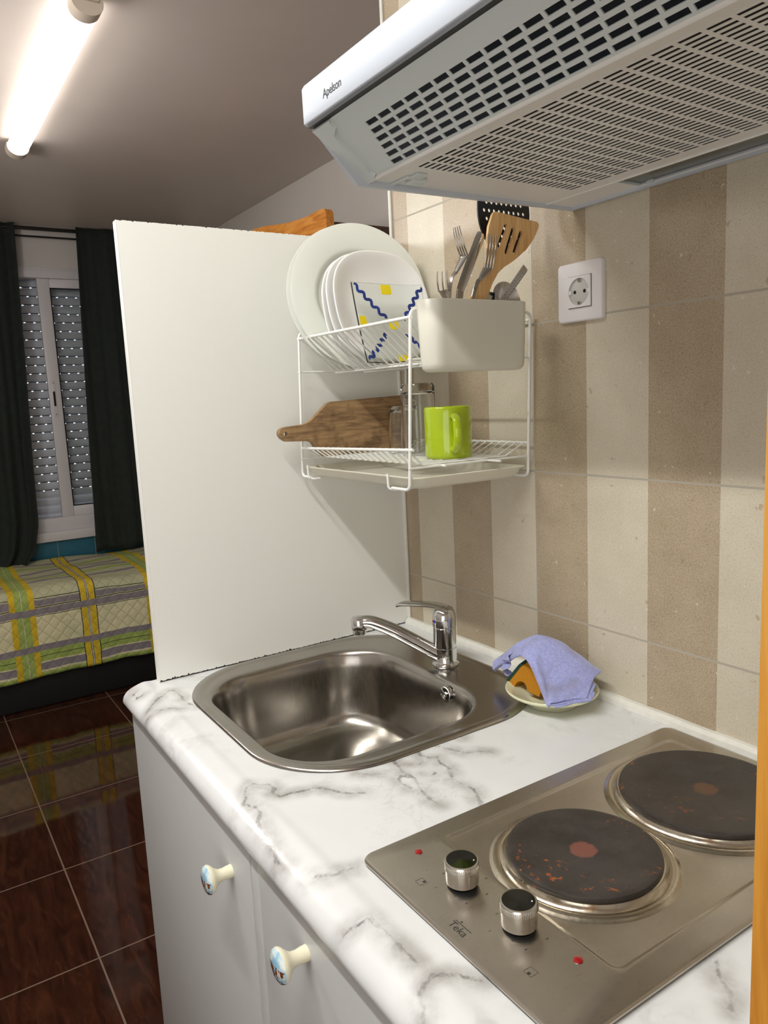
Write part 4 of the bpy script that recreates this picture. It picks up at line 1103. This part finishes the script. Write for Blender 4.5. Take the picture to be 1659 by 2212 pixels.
XU = 0.4225
def fork(name, base, neck, mid, tip, w_, tines, label, bend=0.008, side=(0, 1, 0)):
    base, neck, mid, tip = map(Vector, (base, neck, mid, tip))
    O = base
    r = empty(name, O)
    h = MB(); P = smoothpath([base, base.lerp(neck, 0.5), neck, neck.lerp(mid, 0.4)], 5); n = len(P)
    h.ribbon(P, [0.008-0.003*(i/n) for i in range(n)], 0.0022, side); h.build('handle', M_cut, r, O, angle=60)
    hd = MB(); P = smoothpath([neck.lerp(mid, 0.3), neck.lerp(mid, 0.7), mid], 5); n = len(P)
    hd.ribbon(P, [0.005+(w_-0.005)*(i/(n-1))**0.7 for i in range(n)], 0.0018, side)
    t = (tip-mid); sd = Vector(side); sd = (sd-t.normalized()*sd.dot(t.normalized())).normalized(); nn = t.normalized().cross(sd)
    if nn.x < 0: nn = -nn
    for k in range(tines):
        f = (k/(tines-1)-0.5)*(w_-0.0022)
        P = [mid+sd*f-t*0.08, mid+sd*f+t*0.35-nn*bend*0.7, mid+sd*f+t*0.7-nn*bend*0.6, tip+sd*f*0.92]
        P = smoothpath(P, 4); m = len(P)
        hd.tube(P, [0.00135-0.0006*(i/m) for i in range(m)], 6)
    hd.build('head', M_cut, r, O, angle=60)
    tag(r, label, 'fork', 'cutlery in the utensil box')
fork('fork', (XU, -0.202, 0.535), (XU, -0.203, 0.615), (XU, -0.2065, 0.632), (XU, -0.2080, 0.658), 0.020, 3, 'short three pronged fork at the left end of the utensil box', 0.002)
fork('fork', (XU-0.004, -0.206, 0.535), (XU-0.002, -0.192, 0.643), (XU, -0.1665, 0.682), (XU, -0.1800, 0.721), 0.0125, 4, 'tall curved fork turned edge on, left of the knife', -0.006, (0.8, 0.6, 0))
fork('fork', (XU+0.006, -0.187, 0.535), (XU+0.006, -0.151, 0.639), (XU+0.008, -0.1275, 0.668), (XU+0.008, -0.1195, 0.713), 0.0150, 4, 'four pronged fork in front of the wooden spatula', -0.007, (0.35, 0.9, 0))
# knife
def knife():
    O = Vector((XU, -0.195, 0.535)); r = empty('table_knife', O)
    a = O; n_ = Vector((XU, -0.1765, 0.632)); t = Vector((XU, -0.1325, 0.716)); 
    h = MB(); h.ribbon([a, a.lerp(n_, 0.5), n_], [0.010, 0.011, 0.013], 0.005, (0, 1, 0)); h.build('handle', M_cut, r, O)
    b = MB(); P = [n_, n_.lerp(t, 0.15), n_.lerp(t, 0.5), n_.lerp(t, 0.9), n_.lerp(t, 0.97), t]
    b.ribbon(P, [0.013, 0.0155, 0.0165, 0.0165, 0.015, 0.010], 0.0016, (0, 1, 0)); b.build('blade', M_cut, r, O)
    tag(r, 'broad blunt table knife standing blade up in the utensil box', 'knife', 'cutlery in the utensil box')
knife()
# wooden spatula (face in the y-z plane)
def spatula():
    O = Vector((XU, -0.155, 0.525))
    x = XU+0.004
    out = [(-0.168, 0.560), (-0.1635, 0.618), (-0.1415, 0.6515), (-0.1290, 0.680), (-0.1280, 0.700), (-0.1235, 0.725), (-0.1155, 0.7425), (-0.1120, 0.7462), (-0.1070, 0.7465),
           (-0.0260, 0.7385), (-0.0225, 0.7350), (-0.0240, 0.7290), (-0.0330, 0.7140), (-0.0500, 0.6960), (-0.0750, 0.6790), (-0.0960, 0.6680), (-0.1080, 0.6590), (-0.1190, 0.6440), (-0.1340, 0.6155), (-0.150, 0.560)]
    def slot(a, b_, w_=0.0036):
        a = Vector(a); b_ = Vector(b_); t = (b_-a).normalized(); n_ = Vector((-t.y, t.x)); o = []
        for c, s0 in ((b_, -pi/2), (a, pi/2)):
            for k in range(7):
                an = s0+pi*k/6; o.append(tuple(c+(t*cos(an)+n_*sin(an))*w_))
        return o
    holes = [slot((-0.1045, 0.6985), (-0.0905, 0.7275)), slot((-0.0905, 0.6900), (-0.0760, 0.7235)), slot((-0.0740, 0.6920), (-0.0600, 0.7200))]
    b = MB(); b.prism(out, 'x', x-0.002, x+0.0025, holes)
    o = b.build('wooden_spatula', M_spat, origin=O, angle=30)
    tag(o, 'pale wooden spatula with three slots standing in the utensil box', 'spatula')
spatula()
# black slotted skimmer behind the spatula
def skimmer():
    x = 0.4115; O = Vector((x, -0.12, 0.535)); r = empty('skimmer', O)
    cy, cz = -0.078, 0.752; ry, rz = 0.052, 0.062
    out = [(cy+ry*cos(a), cz+rz*sin(a)) for a in [2*pi*k/40 for k in range(40)]]
    holes = []
    for i in range(-4, 5):
        for j in range(-4, 5):
            y_, z_ = cy+i*0.0098+(0.0049 if j % 2 else 0), cz+j*0.0118
            if ((y_-cy)/(ry-0.009))**2+((z_-cz)/(rz-0.010))**2 < 1: holes.append([(y_+0.0028*cos(a), z_+0.0028*sin(a)) for a in [2*pi*k/10 for k in range(10)]])
    b = MB(); b.prism(out, 'x', x-0.0012, x+0.0012, holes); b.build('head', M_blackp, r, O, angle=30)
    h = MB(); P = smoothpath([(x, -0.128, 0.545), (x+0.001, -0.120, 0.62), (x, -0.108, 0.665), (x, -0.098, 0.698)], 5); h.ribbon(P, [0.012]*len(P), 0.004, (0, 1, 0)); h.build('handle', M_blackp, r, O)
    tag(r, 'black perforated skimmer behind the wooden spatula', 'skimmer')
skimmer()
# ornate spoon handle and steel ladle head
def spoon():
    a = Vector((XU+0.010, -0.160, 0.560)); b_ = Vector((XU+0.010, -0.056, 0.6690)); O = a
    r = empty('spoon', O); h = MB(); n = 8; P = [a.lerp(b_, i/n) for i in range(n+1)]
    h.ribbon(P, [0.008+0.004*(i/n) for i in range(n+1)], 0.003, (0, 1, 0)); h.build('handle', M_cut, r, O)
    e = MB(); t = (b_-a).normalized(); sd = Vector((0, t.z, -t.y))
    for sgn in (-1, 1): e.tube([a.lerp(b_, 0.45)+sd*sgn*0.0040+Vector((0.0018, 0, 0)), b_-t*0.003+sd*sgn*0.0048+Vector((0.0018, 0, 0))], 0.0006, 6)
    for k in range(12):
        p = a.lerp(b_, 0.48+0.04*k)+Vector((0.0018, 0, 0)); q = [p+sd*0.0028*cos(w_)+t*0.0018*sin(w_) for w_ in [2*pi*i/8 for i in range(8)]]; e.tube(q, 0.0005, 5, closed=True)
    e.build('engraving', M_cut, r, O)
    tag(r, 'steel spoon bowl down with an ornate engraved handle slanting right', 'spoon', 'cutlery in the utensil box')
    c = Vector((0.4150, -0.0830, 0.6220)); O = Vector((0.415, -0.11, 0.54)); r = empty('ladle', O)
    m = Matrix.Rotation(radians(80), 3, 'Y'); h = MB()
    h.lathe([(0, -0.010), (0.012, -0.008), (0.022, -0.002), (0.027, 0.004), (0.0280, 0.0045), (0.0270, 0.0055), (0.021, 0.000), (0.012, -0.006), (0, -0.008)], c, 32, m); h.build('bowl', M_cut, r, O, angle=60)
    k = MB(); P = smoothpath([(0.4165, -0.125, 0.545), (0.4175, -0.118, 0.60), (0.4175, -0.112, 0.632)], 4); k.ribbon(P, [0.011]*len(P), 0.007, (0, 1, 0)); k.build('handle', M_blackp, r, O)
    f = MB(); f.ribbon([(0.4178, -0.1225, 0.6130), (0.4178, -0.1185, 0.6280)], [0.013, 0.013], 0.008, (0, 1, 0)); f.build('ferrule', M_cut, r, O)
    tag(r, 'round steel ladle with a black handle at the right of the utensil box', 'ladle')
spoon()

# cutting board on its long edge in the lower basket
def board():
    # outline in (y,z) at the plane x = 0.055, thin along x, leaning slightly
    out = [(-0.305, 0.419), (-0.3095, 0.428), (-0.3050, 0.4360), (-0.2960, 0.4390), (-0.2600, 0.4415), (-0.2470, 0.4445), (-0.2350, 0.4530), (-0.2050, 0.4770), (-0.1960, 0.4805), (-0.03, 0.4865), (-0.022, 0.4840), (-0.0140, 0.4700),
           (-0.012, 0.400), (-0.016, 0.3830), (-0.022, 0.3812), (-0.222, 0.3812), (-0.230, 0.3850), (-0.2430, 0.4080), (-0.2520, 0.4110), (-0.2960, 0.4130)]
    out = [tuple(p)[:2] for p in fillet([(a, b_, 0) for a, b_ in out], 0.006, 3, True)]
    out = [(p[0], p[1]) for p in out]
    hole = [(-0.2960+0.0042*cos(a), 0.4265+0.0042*sin(a)) for a in [2*pi*k/16 for k in range(16)]]
    b = MB(); b.prism(out, 'x', 0.0475, 0.0600, [hole])
    es = [e for e in b.bm.edges if len(e.link_faces) == 2 and e.calc_face_angle(0) > 1.2]
    bmesh.ops.bevel(b.bm, geom=es, offset=0.0015, segments=2, affect='EDGES')
    for v in b.bm.verts: v.co.x += (v.co.z-0.38)*-0.08+0.004
    o = b.build('cutting_board', M_board, origin=(0.055, -0.15, 0.381), angle=40)
    tag(o, 'worn brown wooden cutting board with a holed handle in the lower rack', 'cutting board')
board()
# tumblers upside down
def tumbler(name, c, rb, rt, h, base, facets, label):
    # rb: radius at the mouth (below), rt: radius at the glass bottom (up)
    sh = (lambda a: 1+0.02*cos(facets*a)) if facets else None
    b = MB(); b.lathe([(rb, 0), (rb, 0.001), (rb-0.0006, h*0.5), (rt+0.001, h-0.006), (rt-0.002, h), (0, h), (0, h), ], (0, 0, 0), 48, shape=sh)
    bm = b.bm
    b.lathe([(rb, 0.0), (rb-0.0022, 0.0005), (rb-0.003, h*0.5), (rt-0.002, h-base-0.004), (rt-0.007, h-base), (0, h-base)], (0, 0, 0), 48, shape=sh)
    bmesh.ops.remove_doubles(bm, verts=bm.verts, dist=1e-6)
    o = b.build(name, M_glass, angle=40); o.location = (c[0], c[1], c[2]+T)
    return tag(o, label, 'glass')
tumbler('drinking_glass', (0.222, -0.116, 0.3812), 0.0300, 0.0285, 0.124, 0.015, 8, 'taller clear drinking glass standing upside down beside the green mug')
tumbler('drinking_glass', (0.150, -0.098, 0.3812), 0.0290, 0.0240, 0.086, 0.008, 0, 'smaller clear drinking glass upside down in front of the cutting board')
# mug
def mug():
    c = Vector((0.3195, -0.1270, 0.3812)); r = empty('mug', c)
    b = MB(); b.lathe([(0, 0.004), (0.033, 0.004), (0.034, 0.001), (0.036, 0), (0.0380, 0.002), (0.0388, 0.006), (0.0388, 0.080), (0.0383, 0.0825), (0.0373, 0.0833), (0.0361, 0.082), (0.0355, 0.078), (0.0350, 0.010), (0.033, 0.007), (0, 0.0065)], c, 64)
    b.build('cup', M_green, r, c, angle=60)
    d = Vector((0.905, -0.425, 0)).normalized()
    P = [c+d*0.037+Vector((0, 0, 0.066)), c+d*0.050+Vector((0, 0, 0.069)), c+d*0.064+Vector((0, 0, 0.062)), c+d*0.0685+Vector((0, 0, 0.044)), c+d*0.064+Vector((0, 0, 0.025)), c+d*0.051+Vector((0, 0, 0.015)), c+d*0.038+Vector((0, 0, 0.016))]
    P = smoothpath(P, 6); h = MB(); h.tube(P, 0.0055, 14, ell=(1.25, 0.85)); h.build('handle', M_green, r, c, angle=60)
    tag(r, 'lime green ceramic mug standing in the lower rack', 'mug')
mug()

# ================================================================== OUTLET
def outlet():
    cx, cz = 0.4955, 0.6265; r = empty('power_outlet', (cx, 0, cz)); O = (cx, 0, cz)
    h = 0.0432
    b = MB(); R = []
    for m, y in ((0.0, -0.0003), (0.0, -0.0060), (0.0012, -0.0078), (0.003, -0.0084), (0.0185, -0.0062), (0.0205, -0.0066)):
        R.append([(cx+p[0], y, cz+p[1]) for p in rrect2(0, 0, h-m, h-m, 0.006, 5)])
    b.rings(R, cap1=True); b.build('frame', M_outlet, r, O, angle=40)
    b = MB(); b.prism([(cx+p[0], cz+p[1]) for p in rrect2(0, 0, 0.0225, 0.0225, 0.001, 2)], 'y', -0.0092, -0.0060, [[(cx+0.0197*cos(a), cz+0.0197*sin(a)) for a in [2*pi*k/40 for k in range(40)]]])
    b.build('insert', M_outlet, r, O, angle=30)
    b = MB()
    for zz in (-0.0229, 0.0229): b.box((cx-0.0225, -0.0070, cz+zz-0.0003), (cx+0.0225, -0.0066, cz+zz+0.0003))
    b.box((cx+0.0226, -0.0070, cz-0.0229), (cx+0.0231, -0.0066, cz+0.0229)); b.build('seam', M_mark, r, O)
    M = Matrix.Rotation(pi/2, 3, 'X')
    b = MB(); b.lathe([(0.0197, 0.0090), (0.0190, 0.0065), (0.0185, 0.0067), (0, 0.0067)], (cx, 0, cz), 40, M)
    b.build('socket_well', M_outlet_in, r, O, angle=40)
    for s_ in (-1, 1): MB().box((cx+s_*0.0175-0.002, -0.0088, cz-0.003), (cx+s_*0.0175+0.002, -0.0066, cz+0.003), 0.0005, 1).build('guide_rib', M_outlet, r, O)
    for s_ in (-1, 1): MB().lathe([(0.0, 0.0071), (0.0027, 0.0070), (0.0027, 0.0066)], (cx+s_*0.0095, 0, cz), 14, M).build('pin_hole', M_dark, r, O)
    for s_ in (-1, 1): MB().box((cx-0.003, -0.0088, cz+s_*0.0165-0.0022), (cx+0.003, -0.0066, cz+s_*0.0165+0.0022), 0.0006, 1).build('earth_clip', M_cut, r, O)
    tag(r, 'square white wall power outlet on the striped tiles', 'power outlet')
outlet()

# ================================================================== SPONGE DISH
DC = (0.496, -0.077)
b = MB(); b.lathe([(0, 0.0035), (0.036, 0.0035), (0.038, 0.0006), (0.041, 0.0004), (0.043, 0.004), (0.056, 0.013), (0.068, 0.0185), (0.0715, 0.021), (0.0722, 0.0235), (0.071, 0.0248), (0.068, 0.0240), (0.062, 0.0205), (0.050, 0.0140), (0.040, 0.0085), (0.034, 0.0068), (0, 0.0062)], (DC[0], DC[1], 0), 72)
tag(b.build('sponge_dish', M_dish, origin=(DC[0], DC[1], 0), angle=60), 'small round pale green dish holding the sponge and cloth', 'dish')

def sponge():
    O = Vector((0.468, -0.108, 0.0150)); r = empty('sponge', O)
    # the bow tie face looks at the camera; the block leans back on its green side
    ex = Vector((0.94, 0.20, 0.0)).normalized()      # along the short face edge
    ez = Vector((-0.10, 0.26, 0.96)).normalized()
    ey = ez.cross(ex).normalized()
    if ey.y < 0: ey = -ey
    # face outline: bottom left corner, bite, bottom right, upper right, upper left
    out = [(-0.032, 0.008), (-0.0195, 0.0035)]+[(-0.0080+0.0115*cos(a), 0.0030+0.0120*sin(a)) for a in [pi-pi*k/10 for k in range(11)]]+[(0.0260, -0.0010), (0.0350, 0.0220), (0.0200, 0.0520), (0.0120, 0.0575), (-0.0120, 0.0370)]
    def P(q, d): return O+ex*q[0]+ez*q[1]+ey*d
    b = MB(); A = [P(q, 0) for q in out]; B = [P(q, 0.040) for q in out]
    b.rings([A, B], True, True)
    b.build('foam', M_sponge, r, O, angle=30)
    g = MB(); e0 = [(-0.032, 0.008), (-0.0120, 0.0370), (0.0120, 0.0575), (0.0080, 0.0610), (-0.0160, 0.0400), (-0.0365, 0.0110)]
    g.rings([[P(q, -0.0005) for q in e0], [P(q, 0.0405) for q in e0]], True, True); g.build('scourer', M_scour, r, O, angle=30)
    tag(r, 'orange sponge with a green scouring side under the cloth', 'sponge')
sponge()

def cloth():
    # control net: rows run from the ridge behind (v=0) to the front hem (v=1), columns from the rolled tail (u=0) to the right end (u=1)
    net = [
     [(0.372, -0.078, 0.030), (0.398, -0.060, 0.048), (0.425, -0.052, 0.072), (0.452, -0.050, 0.0885), (0.478, -0.048, 0.0905), (0.502, -0.042, 0.080), (0.525, -0.030, 0.064), (0.546, -0.020, 0.050)],
     [(0.374, -0.086, 0.037), (0.405, -0.078, 0.060), (0.437, -0.078, 0.084), (0.462, -0.074, 0.0985), (0.486, -0.070, 0.0960), (0.510, -0.062, 0.083), (0.532, -0.048, 0.067), (0.551, -0.036, 0.050)],
     [(0.380, -0.096, 0.036), (0.412, -0.094, 0.062), (0.445, -0.100, 0.086), (0.475, -0.098, 0.092), (0.499, -0.092, 0.086), (0.520, -0.080, 0.073), (0.540, -0.064, 0.059), (0.556, -0.050, 0.045)],
     [(0.384, -0.100, 0.027), (0.416, -0.100, 0.052), (0.466, -0.110, 0.084), (0.504, -0.119, 0.072), (0.511, -0.108, 0.066), (0.531, -0.094, 0.055), (0.548, -0.078, 0.046), (0.561, -0.062, 0.038)],
     [(0.384, -0.098, 0.023), (0.414, -0.098, 0.046), (0.476, -0.115, 0.080), (0.522, -0.127, 0.052), (0.530, -0.119, 0.044), (0.543, -0.105, 0.038), (0.554, -0.088, 0.034), (0.564, -0.070, 0.031)],
     [(0.382, -0.094, 0.021), (0.410, -0.094, 0.042), (0.482, -0.119, 0.077), (0.541, -0.134, 0.027), (0.549, -0.129, 0.0285), (0.555, -0.115, 0.0285), (0.558, -0.096, 0.0285), (0.567, -0.076, 0.029)]]
    def bez(net, u, v):
        def cr(P, t):
            n = len(P)-1; f = min(t*n, n-1e-6); i = int(f); t = f-i
            p0 = P[max(i-1, 0)]; p1 = P[i]; p2 = P[i+1]; p3 = P[min(i+2, n)]
            return 0.5*((2*p1)+(p2-p0)*t+(2*p0-5*p1+4*p2-p3)*t*t+(3*p1-p0-3*p2+p3)*t**3)
        return cr([cr([Vector(q) for q in row], u) for row in net], v)
    O = Vector((0.49, -0.09, 0.03))
    def top(u, v):
        p = bez(net, u, v)
        p.z += 0.0006*sin(u*40+v*17)+0.0010*sin(u*11-v*6)
        if v > 0.8: p.y -= 0.002*sin(u*14)*(v-0.8)*5
        return p
    b = MB(); b.grid(top, 56, 40)
    # a second, folded-under layer peeping out along the front hem and right end
    def under(u, v):
        uu = 0.46+0.54*u; p = bez(net, uu, 0.35+0.65*v)
        q = Vector(p); q.z -= 0.0058+0.0020*sin(u*9); q.z = max(q.z, 0.0265); q.x += 0.004*u; q.y -= 0.0035*v*(0.4+0.6*sin(u*7+1)**2)
        return q
    b.grid(under, 40, 24)
    def under2(u, v):
        uu = 0.62+0.38*u; p = bez(net, uu, 0.5+0.5*v); q = Vector(p)
        q.z -= 0.011+0.001*sin(u*12); q.z = max(q.z, 0.0262-0.002*v*(1-u)); q.x += 0.004+0.003*u; q.y -= 0.0065*v*(1-u)
        return q
    b.grid(under2, 24, 16)
    # crumpled folds hanging at the left behind the scourer
    def crumple(u, v):
        x = 0.402+0.024*u; y = -0.096-0.010*u+0.004*sin(v*14); z = 0.028+0.046*v*(0.65+0.35*u)+0.0
        return Vector((x+0.0035*sin(v*22+u*6)+0.010*v, y+0.003*sin(v*17), z))
    b.grid(crumple, 12, 30)
    o = b.build('dish_cloth', M_cloth, origin=O, angle=80, recalc=True)
    m = o.modifiers.new('thickness', 'SOLIDIFY'); m.thickness = 0.0024; m.offset = 0
    m = o.modifiers.new('smooth', 'SUBSURF'); m.levels = 1; m.render_levels = 1
    tag(o, 'folded lavender blue cloth draped over the sponge', 'cloth')
cloth()
